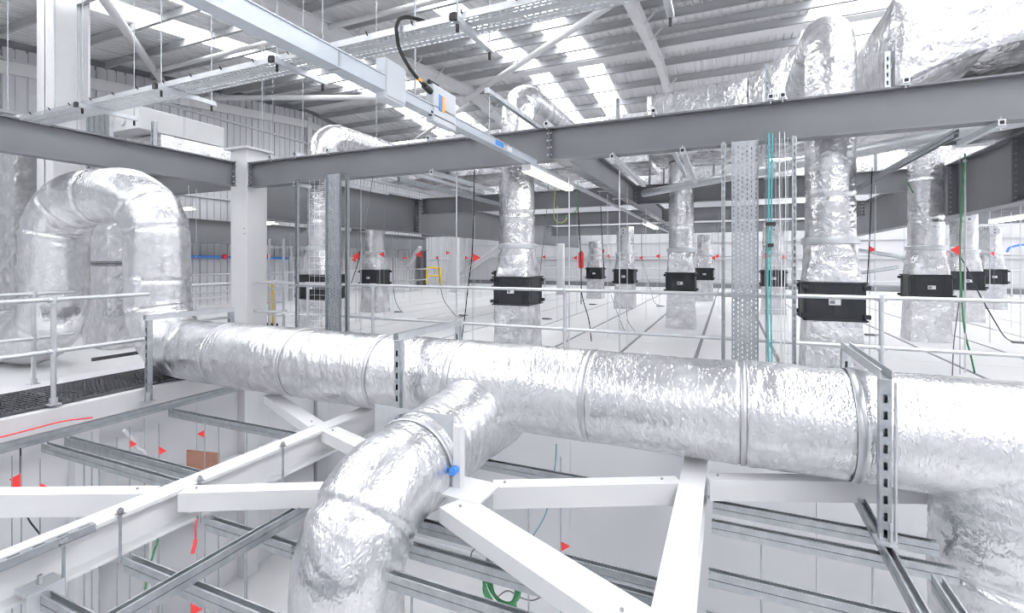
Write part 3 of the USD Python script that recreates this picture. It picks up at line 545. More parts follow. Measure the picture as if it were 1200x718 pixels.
# ------------------------------------------------------------------ filter units standing on the deck
def loft(x, y, z0, s, z1, r, seed, n=96, rows=16, amp=1.):
    th = np.arange(n) * 2 * np.pi / n; sq = s / np.maximum(np.abs(np.cos(th)), np.abs(np.sin(th))); sq = np.minimum(sq, s * 1.33); V = []
    for k in range(rows + 1):
        t = k / rows; e = t ** 1.15; rr = sq * (1 - e) + r * e; z = z0 + (z1 - z0) * t
        P = np.stack([x + rr * np.cos(th), y + rr * np.sin(th), 0 * th + z], 1); d = amp * (.035 * (meshkit.fbm(P * 4, 3, seed) - .5) + .03 * (ridge(P * np.array([9, 9, 5]), seed) - .5)) * min(1, 3 * t + .2)
        P[:, :2] += d[:, None] * np.stack([np.cos(th), np.sin(th)], 1); V.append(P)
    i, j = np.meshgrid(np.arange(rows), np.arange(n), indexing='ij')
    return MB().add(np.vstack(V), np.stack([i * n + j, i * n + (j + 1) % n, (i + 1) * n + (j + 1) % n, (i + 1) * n + j], -1).reshape(-1, 4))
def unit(x, y, label, top=None, pathtop=None, cap=False, seed=0, near=True, rr=.28):
    """plenum, black filter housing, foil hood, damper band and the duct above"""
    t = Thing('filter_unit', label, 'filter unit', (x, y, 0), 'foil-wrapped filter units with black housings'); h = .31; zb, zt = .80, 1.24
    t.part('plenum', foil_hex([[[(x + sx * (h - .03 if k else h + .0), y + sy * (h - .03 if k else h), (zb if k else 0)) for k in (0, 1)] for sy in (-1, 1)] for sx in (-1, 1)], .04 if near else .08, .8, seed, .0, 'xXyY'), 'foil_far', True)
    p = t.part('housing', MB().box(x - h, x + h, y - h, y + h, zb, zt, .012), 'black')
    for z in (zb, zt): t.part('flange', MB().box(x - h - .018, x + h + .018, y - h - .018, y + h + .018, z - .012, z + .012, .004), 'blackedge', parent=p)
    for sx in (-1, 1):
        for sy in (-1, 1):
            for z in (zb + .05, zt - .05): t.part('latch', MB().box(x + sx * (h + .004) - .035, x + sx * (h + .004) + .035, y + sy * (h + .004) - .035, y + sy * (h + .004) + .035, z - .025, z + .025, .004), 'blackedge', parent=p)
    m = MB()
    for s_ in (-1, 1): m.box(x + s_ * .2 - .006, x + s_ * .2 + .006, y - h - .006, y + h + .006, zb + .01, zt - .01).box(x - h - .006, x + h + .006, y + s_ * .2 - .006, y + s_ * .2 + .006, zb + .01, zt - .01)
    t.part('rib', m, 'blackedge', parent=p)
    t.part('label_plate', MB().box(x - .06, x + .06, y - h - .008, y - h - .0005, .98, 1.05), 'labelw', parent=p)
    t.part('label_text', MB().box(x - .05, x - .0, y - h - .0095, y - h - .0075, .995, 1.035), 'seam', parent=p)
    t.part('hood', loft(x, y, zt, h - .02, 1.72, rr, seed + 2, 128 if near else 64, 24 if near else 10), 'foil_far', True)
    t.part('damper_band', ring((x, y, 1.75), (0, 0, 1), rr + .015, .09, .02, 40), 'galv_light', 30)
    b = t.part('damper_handle', MB().rod((x + rr, y - .05, 1.75), (x + rr + .14, y - .09, 1.75), .012, 6), 'bolt')
    pth = bent(pathtop, .45, .03 if near else .06) if pathtop is not None else bent([(x, y, 1.78), (x, y, top)], .3, .03 if near else .06)
    t.part('duct', foil_tube(pth, rr - .01, 96 if near else 48, 1.2, seed + 5, [.5, 1.3, 2.3, 3.2], cap=cap), 'foil_far', True)
    if cap:
        q = np.array([x, y - rr - .015, pth[-1][2] - .16]); m = MB().tube([q, q + (0, -.012, 0)], .13, 24)
        c = t.part('access_cap', m, 'galv_light'); t.part('test_port', MB().tube([q + (.0, -.01, .05), q + (.0, -.03, .05)], .022, 10).tube([q + (0, -.01, -.05), q + (0, -.03, -.05)], .022, 10), 'darkgrey', parent=c)
    return t
U = [(1.16, 7.16, 'largest filter unit, its foil duct rising in front of the huge rectangular duct', dict(pathtop=[(1.16, 7.16, 1.78), (1.16, 7.16, 4.42), (1.16, 9.5, 4.42)])),
     (-3.2, 7.5, 'central filter unit whose duct bends back just above the long beam', dict(pathtop=[(-3.2, 7.5, 1.78), (-3.2, 7.5, 4.28), (-3.2, 11.1, 4.28)])),
     (-7.1, 7.1, 'filter unit partly hidden behind the left upright cable tray, by the white column', dict(pathtop=[(-7.1, 7.1, 1.78), (-7.1, 7.1, 3.93), (-7.1, 11.1, 3.93)])),
     (-.97, 11.72, 'filter unit right of the twin rods, its wide duct passing the cross beam', dict(top=3.72)),
     (-9.65, 11.72, 'filter unit right of the left upright cable tray, under the deep girder', dict(top=2.45, near=False)),
     (-5.25, 11.72, 'filter unit hidden behind the central one', dict(top=3.6, near=False)),
     (3.45, 11.72, 'filter unit under the right girder, first right of the tall handrail post', dict(top=3.6)),
     (-3.03, 15.9, 'far filter unit in the middle with a round access cap facing the camera', dict(top=2.6, cap=True, near=False)),
     (1.19, 15.9, 'far filter unit seen between the teal cables and the slotted upright', dict(top=2.6, cap=True, near=False)),
     (5.45, 15.9, 'far filter unit second from the right edge, behind the green cable', dict(top=2.75, cap=True, near=False)),
     (-.81, 20.1, 'far filter unit peeping out right of the wide foil duct', dict(top=2.5, cap=True, near=False)),
     (-4.93, 19.6, 'smallest far filter unit, left of the middle one', dict(top=2.3, cap=True, near=False)),
     (7.6, 20.3, 'far filter unit nearest the right edge', dict(top=2.6, cap=True, near=False)),
     (3.4, 20.1, 'far filter unit hidden behind the largest one', dict(top=2.5, cap=True, near=False))]
for i, (x, y, w_, kw) in enumerate(U): unit(x, y, w_, seed=100 + 7 * i, **kw)

# ------------------------------------------------------------------ rectangular foil ducts
def rect_duct(label, c, seed, step=.07, amp=1., bulge=0., rings=(), name='rectangular_duct', mat='foil_far'):
    c = np.asarray(c, float).reshape(2, 2, 2, 3); t = Thing(name, label, 'duct', c.reshape(-1, 3).mean(0) * (1, 1, 0) + (0, 0, c[..., 2].min())); t.part('cladding', foil_hex(c, step, amp, seed, bulge), mat, 40)
    for k in rings:
        m = MB(); q = c[0] * (1 - k) + c[1] * k; w = q.mean((0, 1)); e = [w + (p - w) * 1.012 for p in (q[0, 0], q[1, 0], q[1, 1], q[0, 1])]
        for a, b in zip(e, e[1:] + e[:1]): m.obox(a, b, .07, .012, nv(((a + b) / 2 - w)))
        t.part('tape_band', m, 'tape')
    return t
big = [[[(1.87, 7.35, 3.62), (1.87, 7.35, 4.75)], [(1.87, 9.6, 3.62), (1.87, 9.6, 4.75)]], [[(2.75, 7.35, 3.95), (2.75, 7.35, 4.95)], [(2.75, 9.6, 3.65), (2.75, 9.6, 4.95)]]]
hd = rect_duct('huge foil-clad rectangular duct at the upper right corner, its underside sloping up', big, 61, .035, 1.3, .05)
big2 = [[[(2.75, 7.35, 3.95), (2.75, 7.35, 4.95)], [(2.75, 9.6, 3.65), (2.75, 9.6, 4.95)]], [[(7.5, 7.35, 4.6), (7.5, 7.35, 5.6)], [(7.5, 9.6, 3.7), (7.5, 9.6, 5.6)]]]
hd.part('cladding', foil_hex(big2, .05, 1.3, 64, .05), 'foil_far', 40)
rect_duct('lower foil duct layer under the huge one, just above the beam', hexa(1.95, 8, 8.2, 10.4, 3.42, 3.58), 66, .06, .7)
dd = rect_duct('foil rectangular duct behind the long beam, taller right-hand length', [[[(-1.55, 10.6, 3.75), (-1.55, 10.6, 4.98)], [(-1.55, 12.1, 3.75), (-1.55, 12.1, 4.98)]], [[(.35, 10.6, 3.75), (.35, 10.6, 5.1)], [(.35, 12.1, 3.75), (.35, 12.1, 5.1)]]], 71, .05, 1.2, .02, (.3, .65))
dd.part('cladding', foil_hex([[[(.37, 10.6, 3.75), (.37, 10.6, 5.1)], [(.37, 12.1, 3.75), (.37, 12.1, 5.1)]], [[(1.5, 10.6, 3.75), (1.5, 10.6, 5.75)], [(1.5, 12.1, 3.75), (1.5, 12.1, 5.75)]]], .05, 1.2, 72, .02), 'foil_far', 40)
rect_duct('foil rectangular duct behind the long beam, lower left-hand length', hexa(-9.2, -1.62, 11.25, 13.2, 3.75, 4.85), 75, .08, 1.2, .02, (.3, .6, .85))
rect_duct('foil duct seen end-on beside the largest round duct, sloping upward', [[[(1.6, 9.8, 4.1), (1.6, 9.8, 5.2)], [(1.6, 13.5, 4.1), (1.6, 13.5, 6.4)]], [[(1.85, 9.8, 4.1), (1.85, 9.8, 5.2)], [(1.85, 13.5, 4.1), (1.85, 13.5, 6.4)]]], 78, .06)
rect_duct('long foil duct lying across the deck girders at the back', hexa(-8, 10, 15.5, 17, 3.5, 4.3), 81, .12)
rect_duct('foil-clad upright duct standing behind the foil loop, upper length', hexa(-10.35, -9.6, 4.8, 5.7, 1.5, 2.75), 84, .06, .5, 0., ())
rect_duct('foil-clad upright duct standing behind the foil loop, lower length', hexa(-10.35, -9.6, 4.8, 5.7, 0, 1.42), 86, .06, .5)
solo('duct_flange', MB().box(-10.33, -9.62, 4.82, 5.68, 1.445, 1.475), 'darkgrey', 'dark flange gap between the two upright duct lengths', 'flange')
rect_duct('wide foil duct behind the tall white column at the left edge', hexa(-16, -13, 4.9, 6.2, 0, 3.9), 88, .1, .8)
rect_duct('foil duct stub under the white plenum box', hexa(-11.9, -10.9, 6.42, 8.6, 3.37, 4.17), 91, .08, 1.1)
t = Thing('plenum_box', 'white duct plenum box with a round port, beside the tall column', 'duct', (-11.5, 7, 4.25)); t.part('casing', MB().box(-12.1, -11, 6.04, 7.9, 4.22, 4.68, .01), 'white')
t.part('port', MB().tube([(-11.5, 6.06, 4.42), (-11.5, 6.0, 4.42)], .1, 20), 'pale'); t.part('seam', MB().box(-11.003, -10.99, 6.95, 6.99, 4.22, 4.69), 'pale')
t = Thing('plenum_box', 'white duct box at the far left above the grey beam', 'duct', (-13.8, 6.2, 3.9)); t.part('casing', MB().box(-15, -12.8, 4.9, 6.2, 3.94, 4.4, .01), 'white')
m = slotted((CX, 4.88, BT), (CX, 4.88, 3.76), (0, -1, 0), .07, .05); t = Thing('ribbed_panel', 'grey ribbed upright panel behind the left grey beam, right of the tall column', 'panel', (-10, 4.9, 2.8)); q = MB().box(-10.35, -9.62, 4.85, 4.9, 2.78, 4.04)
for x in np.arange(-10.3, -9.6, .16): q.box(x, x + .06, 4.83, 4.86, 2.78, 4.04)
t.part('sheet', q, 'galv')
solo('red_conduit', MB().rod((GX + .05, 8.35, 5.6), (GX + .05, 8.35, 6.15), .03, 8), 'redcable', 'short red conduit on the gable wall beside the tall column', 'conduit')
solo('slotted_post', m, 'galv', 'short slotted post standing above the left grey beam', 'post')

# ------------------------------------------------------------------ cable trays
ty0, ty1, tz = 3.03, 3.30, 3.22
t = Thing('cable_tray', 'long perforated cable tray hung across the top of the picture', 'cable tray', (-3.5, 3.16, tz))
t.part('tray', perf_plate((-7.9, (ty0 + ty1) / 2, tz), (4.5, (ty0 + ty1) / 2, tz), ty1 - ty0, (0, -1, 0), .05, (-.42, -.2, -.06, .28, .42), .032, .015), 'galv_light')
m = MB()
for x in np.arange(-7.6, 4.4, .42): m.rod((x, ty0 - .01, tz + .03), (x, ty0 - .03, tz + .055), .006, 5)
t.part('side_bolts', m, 'rubber', kind='stuff')
for k, x in enumerate((-6.45, -5.07, -3.5, -1.74, -.36, 1.2)):
    w_ = ('at the left end', 'second from the left', 'left of the busbar', 'right of the busbar', 'near the slanting white rafter', 'out beyond the top edge')[k]
    t = Thing('trapeze_hanger', f'trapeze hanger under the cable tray, {w_}', 'hanger', (x, 3.24, tz - .05))
    t.part('channel', MB().prism(chan(.045, .045), (x, 2.94, tz - .048), (x, 3.54, tz - .048)), 'galv_light')
    t.part('end_cap', MB().box(x - .026, x + .026, 2.92, 2.945, tz - .052, tz), 'rubber')
    for y in (2.99, 3.5):
        q = t.part('rod', MB().rod((x, y, tz - .09), (x, y, rz(y, -.2)), .006, 6), 'galv', 40)
        t.part('rod_tip', MB().rod((x, y, tz - .11), (x, y, tz - .055), .012, 6), 'rubber', parent=q)
def vtray(x, y, w, z0, z1, label, rows):
    t = Thing('upright_cable_tray', label, 'cable tray', (x, y, z0)); t.part('tray', perf_plate((x, y, z0), (x, y, z1), w, (1, 0, 0), .055, rows, .028, .011), 'galv'); return t
vtray(.18, 6.30, .28, .02, 2.9, 'wide perforated cable tray standing upright before the long beam', (-.42, -.25, -.09, .09, .25, .42))
vtray(-5.98, 6.24, .30, .02, 2.95, 'narrow perforated cable tray standing upright left of centre', (-.4, -.2, .0, .2, .4))
for x, y, z1, w_ in ((-.05, 6.28, 2.9, 'slotted steel upright left of the wide upright tray'), (.68, 6.28, 2.9, 'slotted steel upright right of the teal cables')):
    solo('slotted_upright', slotted((x, y, .02), (x, y, z1), (0, -1, 0), .042, .04, .075, .04, .016), 'galv', w_, 'upright')
solo('slotted_upright', MB().prism(chan(.05, .045), (-6.86, 6.3, 0), (-6.86, 6.3, 2.93), (0, -1, 0)).box(-6.89, -6.83, 6.25, 6.3, 1.06, 1.1), 'galv', 'plain channel upright left of the narrow upright tray', 'upright')
solo('slotted_upright', MB().prism(chan(.06, .045), (-5.74, 6.3, 0), (-5.74, 6.3, 2.93), (0, -1, 0)), 'galv', 'channel upright against the right edge of the narrow tray', 'upright')
solo('tray_bracket', slotted((-.03, 6.25, 1.1), (.7, 6.25, 1.1), (0, -1, 0), .041, .03, .06, .03, .012), 'galv', 'slotted cross channel over the wide upright tray', 'channel')
solo('tray_bracket', slotted((-6.85, 6.2, 1.08), (-5.8, 6.2, 1.08), (0, -1, 0), .041, .03, .06, .03, .012), 'galv', 'slotted cross channel over the narrow upright tray', 'channel')
t = Thing('cable_basket', 'light wire cable basket left of the narrow upright tray', 'cable tray', (-6.45, 6.32, .1)); m = MB()
for x in (-6.62, -6.5, -6.38, -6.26): m.rod((x, 6.32, .1), (x, 6.32, 2.9), .003, 5)
for z in np.arange(.15, 2.9, .11): m.rod((-6.62, 6.318, z), (-6.26, 6.318, z), .003, 5)
t.part('wires', m, 'galv_light', kind='stuff')
m = MB()
for x in (.50, .56, .62): m.rod((x, 6.33, .05), (x, 6.33, 2.9), .003, 5)
for z in np.arange(.2, 2.9, .25): m.rod((.38, 6.328, z), (.64, 6.328, z), .003, 5)
solo('cable_basket', m, 'galv_light', 'wire cable basket between the teal cables and the slotted upright', 'cable tray')
for x, mt, r, w_ in ((.425, 'teal', .012, 'teal cable running down beside the wide upright tray'), (.46, 'teal', .009, 'thinner teal cable beside the first one'), (.40, 'greycable', .006, 'grey cable close to the wide upright tray'), (.53, 'pale', .007, 'white cable right of the teal cables'), (.58, 'pale', .006, 'second white cable right of the teal cables')):
    q = smoothpath([(x, 6.24, 2.95), (x + rng.uniform(-.02, .02), 6.24, 2.2), (x + rng.uniform(-.03, .02), 6.24, 1.2), (x, 6.24, .05)]); solo('riser_cable', MB().tube(q, r, 6), mt, w_, 'cable', smooth=True)
solo('cable_cleat', MB().box(.39, .49, 6.2, 6.26, 1.9, 1.94), 'rubber', 'black cleat on the teal cables, upper', 'cleat'); solo('cable_cleat', MB().box(.41, .47, 6.2, 6.26, 1.66, 1.7), 'rubber', 'black cleat on the teal cables, lower', 'cleat')

# ------------------------------------------------------------------ busbar, tap-off boxes, lighting trunking, lamps
BXc, BZ = -2.33, 2.74
t = Thing('busbar_trunking', 'long pale busbar trunking slanting down from the top left of centre', 'busbar', (BXc, 3, BZ))
t.part('casing', MB().prism(unary_union([sbox(-.045, 0, .045, .12), sbox(-.055, .0, .055, .008), sbox(-.055, .112, .055, .12)]), (BXc, -.5, BZ), (BXc, 3.0, BZ)), 'trunk')
t.part('casing', MB().prism(unary_union([sbox(-.04, .0, .04, .085), sbox(-.05, .0, .05, .008), sbox(-.05, .077, .05, .085)]), (BXc, 3.0, BZ), (BXc, 6.0, BZ)), 'trunk')
t.part('joint_cover', MB().box(BXc - .05, BXc + .05, 2.42, 2.44, BZ - .002, BZ + .124), 'galv')
t.part('sticker', MB().box(BXc + .0405, BXc + .042, 4.75, 4.95, BZ + .02, BZ + .07), 'blue', label='small blue sticker'); t.part('sticker', MB().box(BXc + .0405, BXc + .042, 5.05, 5.18, BZ + .02, BZ + .07), 'labelw', label='small white sticker')
t = Thing('tap_off_box', 'larger pale tap-off box on the busbar trunking', 'electrical box', (BXc, 3.0, BZ - .04)); t.part('body', MB().box(BXc - .04, BXc + .05, 2.88, 3.13, BZ - .05, BZ + .25, .006), 'box'); t.part('lid', MB().box(BXc + .05, BXc + .06, 2.89, 3.12, BZ - .03, BZ + .23, .004), 'box')
t = Thing('tap_off_box', 'smaller pale tap-off box with a blue and orange sticker and a black cable', 'electrical box', (BXc, 3.7, BZ - .04)); t.part('body', MB().box(BXc - .03, BXc + .05, 3.52, 3.9, BZ - .05, BZ + .27, .008), 'box')
t.part('sticker', MB().box(BXc + .0505, BXc + .052, 3.60, 3.65, BZ + .06, BZ + .2), 'blue', label='blue sticker'); t.part('sticker', MB().box(BXc + .0505, BXc + .052, 3.655, 3.70, BZ + .06, BZ + .2), 'orange', label='orange sticker')
t.part('gland', MB().tube([(BXc + .02, 3.53, BZ + .2), (BXc + .02, 3.42, BZ + .22)], .026, 12).tube([(BXc + .02, 3.53, BZ + .02), (BXc + .02, 3.50, BZ + .02)], .026, 12), 'rubber'); t.part('cover', MB().tube([(BXc, 3.52, BZ + .29), (BXc, 3.66, BZ + .29)], .02, 10), 'rubber')
solo('arched_cable', MB().tube(smoothpath([(-2.31, 3.43, 2.96), (-2.3, 3.32, 2.98), (-2.3, 3.2, 3.03), (-2.3, 3.08, 3.12), (-2.28, 3.02, 3.20), (-2.27, 3.0, 3.26), (-2.25, 3.02, 3.32), (-2.19, 3.06, 3.335), (-2.08, 3.1, 3.30), (-2.0, 3.12, 3.26)]), .014, 10), 'rubber', 'thick black cable arching from the tap-off box up to the cable tray', 'cable', smooth=True)
solo('cable_band', MB().tube([(-2.303, 3.36, 2.974), (-2.30, 3.31, 2.984)], .017, 10), 'orange', 'orange band round the arched black cable', 'band')
solo('chain_hanger', MB().rod((BXc - .02, 3.35, BZ + .1), (BXc - .02, 3.35, BZ + 1.2), .008, 8), 'galv', 'steel hanger rod over the gap between the two tap-off boxes', 'rod')
t = Thing('lighting_trunking', 'thin galvanised lighting trunking running back under the secondary beam', 'trunking', (BXc, 12, BZ))
t.part('trunking', MB().prism(chan(.06, .05), (BXc, 6.0, BZ - .01), (BXc, 23, BZ - .01)), 'galv_light')
m = MB()
for y in np.arange(7, 23, 1.3): t.part('hanger', MB().rod((BXc, y, BZ), (BXc, y, BB + .02), .006, 5).box(BXc - .04, BXc + .25, y - .02, y + .02, BB - .02, BB), 'galv')
def lamp(x, y0, y1, z, label, axis='y', top=None):
    t = Thing('batten_lamp', label, 'lamp', (x, y0, z)); a = (x, y0, z) if axis == 'y' else (y0, x, z); b = (x, y1, z) if axis == 'y' else (y1, x, z)
    from shapely import affinity
    prof = sbox(-.055, -.05, .055, -.002).buffer(.012, 4).intersection(sbox(-.1, -.08, .1, -.002))
    t.part('diffuser', MB().prism(prof, a, b), 'lamp'); t.part('housing', MB().prism(sbox(-.06, 0, .06, .03), a, b), 'white')
    e = nv(np.subtract(b, a))
    m = MB()
    for q, s_ in ((a, -1), (b, 1)): m.prism(sbox(-.06, -.05, .06, .03), np.array(q) + e * .0005 * s_, np.array(q) + e * .03 * s_)
    t.part('end_cap', m, 'pale')
    for f_ in (.2, .8):
        c = np.array(a) * (1 - f_) + np.array(b) * f_
        if top: t.part('suspension_rod', MB().rod(c + (0, 0, .03), (c[0], c[1], top), .006, 5), 'galv')
    return t
lamp(BXc, 5.75, 7.55, BZ - .045, 'lit batten lamp under the long beam, nearest one')
lamp(BXc, 15.4, 18.0, BZ - .045, 'lit batten lamp further back on the same trunking')
p = ground(1172, 9.0); lamp(p[0] + .5, p[1] - .2, p[1] + 1.6, 2.36, 'lit batten lamp at the right picture edge', top=3.5)
p = ground(222, 13.5); lamp(p[1], p[0] - .55, p[0] + .2, 2.98, 'lit batten lamp left of the white column behind the foil riser', 'x', rz(p[1], -.2))
p = ground(312, 12.5); lamp(p[1], p[0] - .2, p[0] + .35, 2.5, 'small lit batten lamp right of the white column under the girder', 'x', rz(p[1], -.2))

# ------------------------------------------------------------------ beam clamps and short channels on the long beam
g = 'beam clamps on the long grey beam'
cl = None
def clamp(x, y, z, y1, label):
    global cl
    t = Thing('beam_clamp', label, 'clamp', (x, y, z), g)
    t.part('channel', MB().prism(unary_union([sbox(-.03, -.03, .03, .03)]).difference(sbox(-.019, -.019, .019, .019)), (x, y, z), (x, y1, z)), 'galv_light'); t.part('core', MB().box(x - .019, x + .019, y + .01, y + .02, z - .019, z + .019), 'rubber')
    t.part('bolt', MB().rod((x, y + .03, z - .075), (x, y + .03, z + .06), .008, 6), 'bolt'); t.part('plate', MB().box(x - .04, x + .04, y + .02, y + .06, z - .045, z - .032), 'galv_light')
tops = [(318, 0), (347, 0), (385, 0), (503, 0), (548, 0), (641, 0), (766, 1), (903, 2), (917, 2), (1061, 2)]; words = ['leftmost above the beam', 'second above the beam', 'third above the beam', 'fourth above the beam', 'above the beam left of the round duct', 'above the beam at the slanting channel', 'above the beam under the rising foil duct', 'above the beam left of the tall foil duct', 'above the beam against the tall foil duct', 'above the beam under the huge duct']
for (u, k), w_ in zip(tops, words):
    x = 6.38 * ((u - 600) / F * C - S) / (S * (u - 600) / F + C); clamp(x, 6.34, BT + .035, 12.2, 'square channel clamp with its end showing, ' + w_)
for u, w_, y1 in ((347, 'below the beam at the left upright', 6.7), (384, 'below the beam over the narrow tray', 8), (507, 'below the beam, left of the central stack', 8.5), (718, 'below the beam by the lamp trunking', 9), (800, 'below the beam in the middle', 9), (848, 'below the beam on the left slotted upright', 6.7), (930, 'below the beam on the right slotted upright', 6.7), (1172, 'below the beam at the right edge', 7.3)):
    x = 6.38 * ((u - 600) / F * C - S) / (S * (u - 600) / F + C); clamp(x, 6.34, BB - .035, y1, 'square channel clamp with its end showing, ' + w_)
strut((2.2, 6.6, BB - .09), (2.2, 12.2, BB - .09), 'paired channel running back below the beam toward the right girder')
strut((-4.95, 6.6, BB - .09), (-4.95, 12.2, BB - .09), 'paired channel running back below the beam, left of the central stack')
m = MB().prism(chan(.05, .05), (-2.44, 4.85, BT + .005), (-2.44, 6.75, BT + .005)); m.box(-2.468, -2.412, 4.83, 4.855, BT, BT + .06); solo('cantilever_channel', m, 'galv', 'thin grey channel cantilevered from the beam top towards the camera', 'channel')
drop(-2.44, 4.9, BZ + .08, BT + .03, 'short rod at the free end of the slanting channel', None, .006)
for x, w_ in zip((-1.75, -1.42, -.3, .9, 2.3, 2.8), ('first', 'second', 'third', 'fourth', 'fifth', 'sixth')): solo('hanger_post', slotted((x, 12.3, BT), (x, 12.3, 3.76), (0, -1, 0), .05, .04), 'galv', f'slotted hanger post on the second cross beam, {w_} from the left', 'post')
for u, v0, v1, w_ in ((1040, 60, 112, 'slotted post against the huge foil duct'), (899, 75, 122, 'slotted post in front of the taller foil duct'), (724, 115, 150, 'slotted post left of the slanting rafter')):
    zc = 8.2; p = ground(u, zc if u != 1040 else 6.05); z = zc if u != 1040 else 6.05; solo('hanger_post', slotted((p[0], p[1], hgt(v1, z)), (p[0], p[1], hgt(v0, z)), (0, -1, 0), .06, .04), 'galv', w_, 'post')

# ------------------------------------------------------------------ drop rods, pennants and hanging cables above the deck
g = 'drop rods carrying the walk-on deck'
for u, zc, zt, w_ in ((423, 8.4, 2.9, 'right of the narrow upright tray'), (445, 14, 2.3, 'before the small stack under the girder'), (460, 16, 2.3, 'between the small stack and the dark far column, left'), (480, 18, 2.3, 'just left of the dark far column'), (520, 20, 2.8, 'right of the yellow gate'), (556, 14, 2.8, 'left of the central stack, nearer'), (563, 20, 2.8, 'left of the central stack, further'), (653, 12, 2.85, 'right of the central stack by the far column'), (712, 9.5, 2.8, 'left edge of the middle far stack'), (726, 6.9, 2.9, 'before the middle far stack, left of the twin rods'), (735, 8.6, 2.8, 'before the middle far stack, right of the twin rods'), (757, 12.5, 2.85, 'right of the middle far stack'), (770, 20, 2.8, 'left of the wide duct stack'), (860, 20, 2.8, 'behind the wide upright tray'), (905, 12, 2.9, 'between the slotted uprights, further'), (912, 9, 2.9, 'between the slotted uprights, nearer'), (1026, 9, 2.9, 'right of the largest stack'), (1160, 9, 2.6, 'right of the pale rod at the right'), (1185, 11, 2.6, 'near the right edge, second from it'), (1196, 9, 2.6, 'nearest the right edge'), (350, 12, 2.3, 'left of the narrow upright tray, right one'), (340, 14, 2.3, 'left of the narrow upright tray, left one'), (620, 18, 2.8, 'behind the central stack'), (230, 9.5, 2.9, 'left of the white column, right one'), (221, 9.0, 2.9, 'left of the white column, left one')):
    p = ground(u, zc); drop(p[0], p[1], 0, zt, 'thin threaded rod over the deck ' + w_, None, .006 if zc > 8 else .009, False, 'galv_light')
for u, zc, w_ in ((535, 7.6, 'pale rod hanging left of the central stack, in front of the far column'), (667, 7.4, 'pale rod hanging from the lit lamp down past the handrail'), (1131, 6.6, 'pale rod hanging beside the green cable')):
    p = ground(u, zc); drop(p[0], p[1], 0, 2.88, w_, None, .011, True, 'galv_light')
for u, zc, w_ in ((9, 6.0, 'far left'), (64, 8.5, 'over the tall column, left'), (90, 8.5, 'over the tall column, right'), (307, 8, 'behind the busbar, left one'), (355, 9, 'behind the busbar, right one'), (441, 10, 'below the white tubular brace')):
    p = ground(u, zc); drop(p[0], p[1], 3.4 if zc > 7 else 3.35, rz(p[1], -.2), 'thin roof hanger rod ' + w_, None, .006, False)
words = {}
for u, v, zc, s, d, w_ in ((316, 300, 15, .18, -1, 'right of the white column'), (421, 300, 12, .2, -1, 'left of the small stack by the narrow tray, larger'), (417, 304, 12, .12, -1, 'left of the small stack by the narrow tray, smaller'), (450, 298, 13, .15, -1, 'right of the small stack by the narrow tray'),
        (473, 302, 20, .14, 1, 'left of the dark far column'), (494, 298, 22, .3, -1, 'on the dark far column'), (513, 302, 22, .14, -1, 'over the yellow gate, left'), (523, 296, 20, .16, 1, 'over the yellow gate, right'), (545, 302, 18, .14, 1, 'right of the far white column'), (554, 302, 9, .16, 1, 'left of the central stack, largest'),
        (639, 301, 20, .14, -1, 'right of the central stack'), (656, 301, 22, .12, -1, 'on the second far column'), (676, 302, 14, .12, -1, 'left of the smallest far stack'), (708, 294, 20, .16, -1, 'between the far stacks, upper'), (714, 300, 18, .14, -1, 'between the far stacks, lower'),
        (753, 302, 17, .14, -1, 'right of the middle far stack'), (773, 300, 15, .14, -1, 'left of the wide foil duct'), (838, 302, 16, .14, -1, 'left of the slotted upright, first'), (842, 300, 14, .12, -1, 'left of the slotted upright, second'), (896, 300, 10, .14, 1, 'at the teal cables'), (921, 301, 12, .12, -1, 'left of the right slotted upright'),
        (1019, 292, 7.5, .1, 1, 'right of the largest stack'), (1125, 293, 6.5, .14, -1, 'on the green cable, biggest'), (1110, 297, 13, .14, -1, 'behind the right girder stack'), (1165, 297, 14, .12, -1, 'on the far right stack')):
    p = ground(u, zc); flag(p[0], p[1], hgt(v, zc), 'red pennant ' + w_, s, d); drop(p[0], p[1], 0, 2.9 if zc < 19 else 2.6, 'rod with the pennant ' + w_.replace(', ', ' '), None, .004, False, 'greycable' if int(u) % 2 else 'galv')
t = Thing('fire_extinguisher', 'red extinguisher on a slim stand left of the smallest far stack', 'extinguisher', (*ground(681, 17), 0)); p = ground(681, 17); t.part('body', MB().tube([(*p, 1.25), (*p, 1.32), (*p, 1.78), (*p, 1.86)], [.07, .09, .09, .03], 14), 'red', 40); t.part('stand', MB().rod((*p, 0), (*p, 1.26), .02, 8), 'greycable')
def cable(pts, mt, r, w_):
    q = [(*ground(u, z), hgt(v, z)) for u, z, v in pts]; solo('hanging_cable', MB().tube(smoothpath(q), r, 6), mt, w_, 'cable', smooth=True)
cable([(437, 8.13, 207), (431, 8.13, 245), (427, 8.13, 268)], 'greycable', .006, 'dark cable hanging in front of the deep girder')
cable([(556, 7.4, 198), (555, 7.6, 250), (553, 7.6, 300), (548, 7.8, 340), (545, 8, 368), (541, 8.2, 398)], 'rubber', .008, 'black cable hanging left of the central stack down to the deck')
cable([(424, 11.5, 268), (421, 11.5, 300), (415, 11.5, 322), (410, 11.5, 335)], 'rubber', .008, 'black cable slanting from a pennant behind the narrow tray')
cable([(643, 9, 213), (640, 9, 255), (635, 9, 300), (631, 9, 340)], 'greycable', .006, 'grey cable left of the green loop')
cable([(651, 9, 213), (649, 9, 245), (650, 9, 256), (656, 9, 261), (663, 9, 258), (664, 9, 252)], 'lime', .008, 'yellow-green earth cable loop under the nearest lamp')
cable([(677, 8.5, 213), (677, 8.5, 240), (672, 8.6, 250), (660, 8.8, 255)], 'green', .007, 'dark green cable drooping from the lamp end')
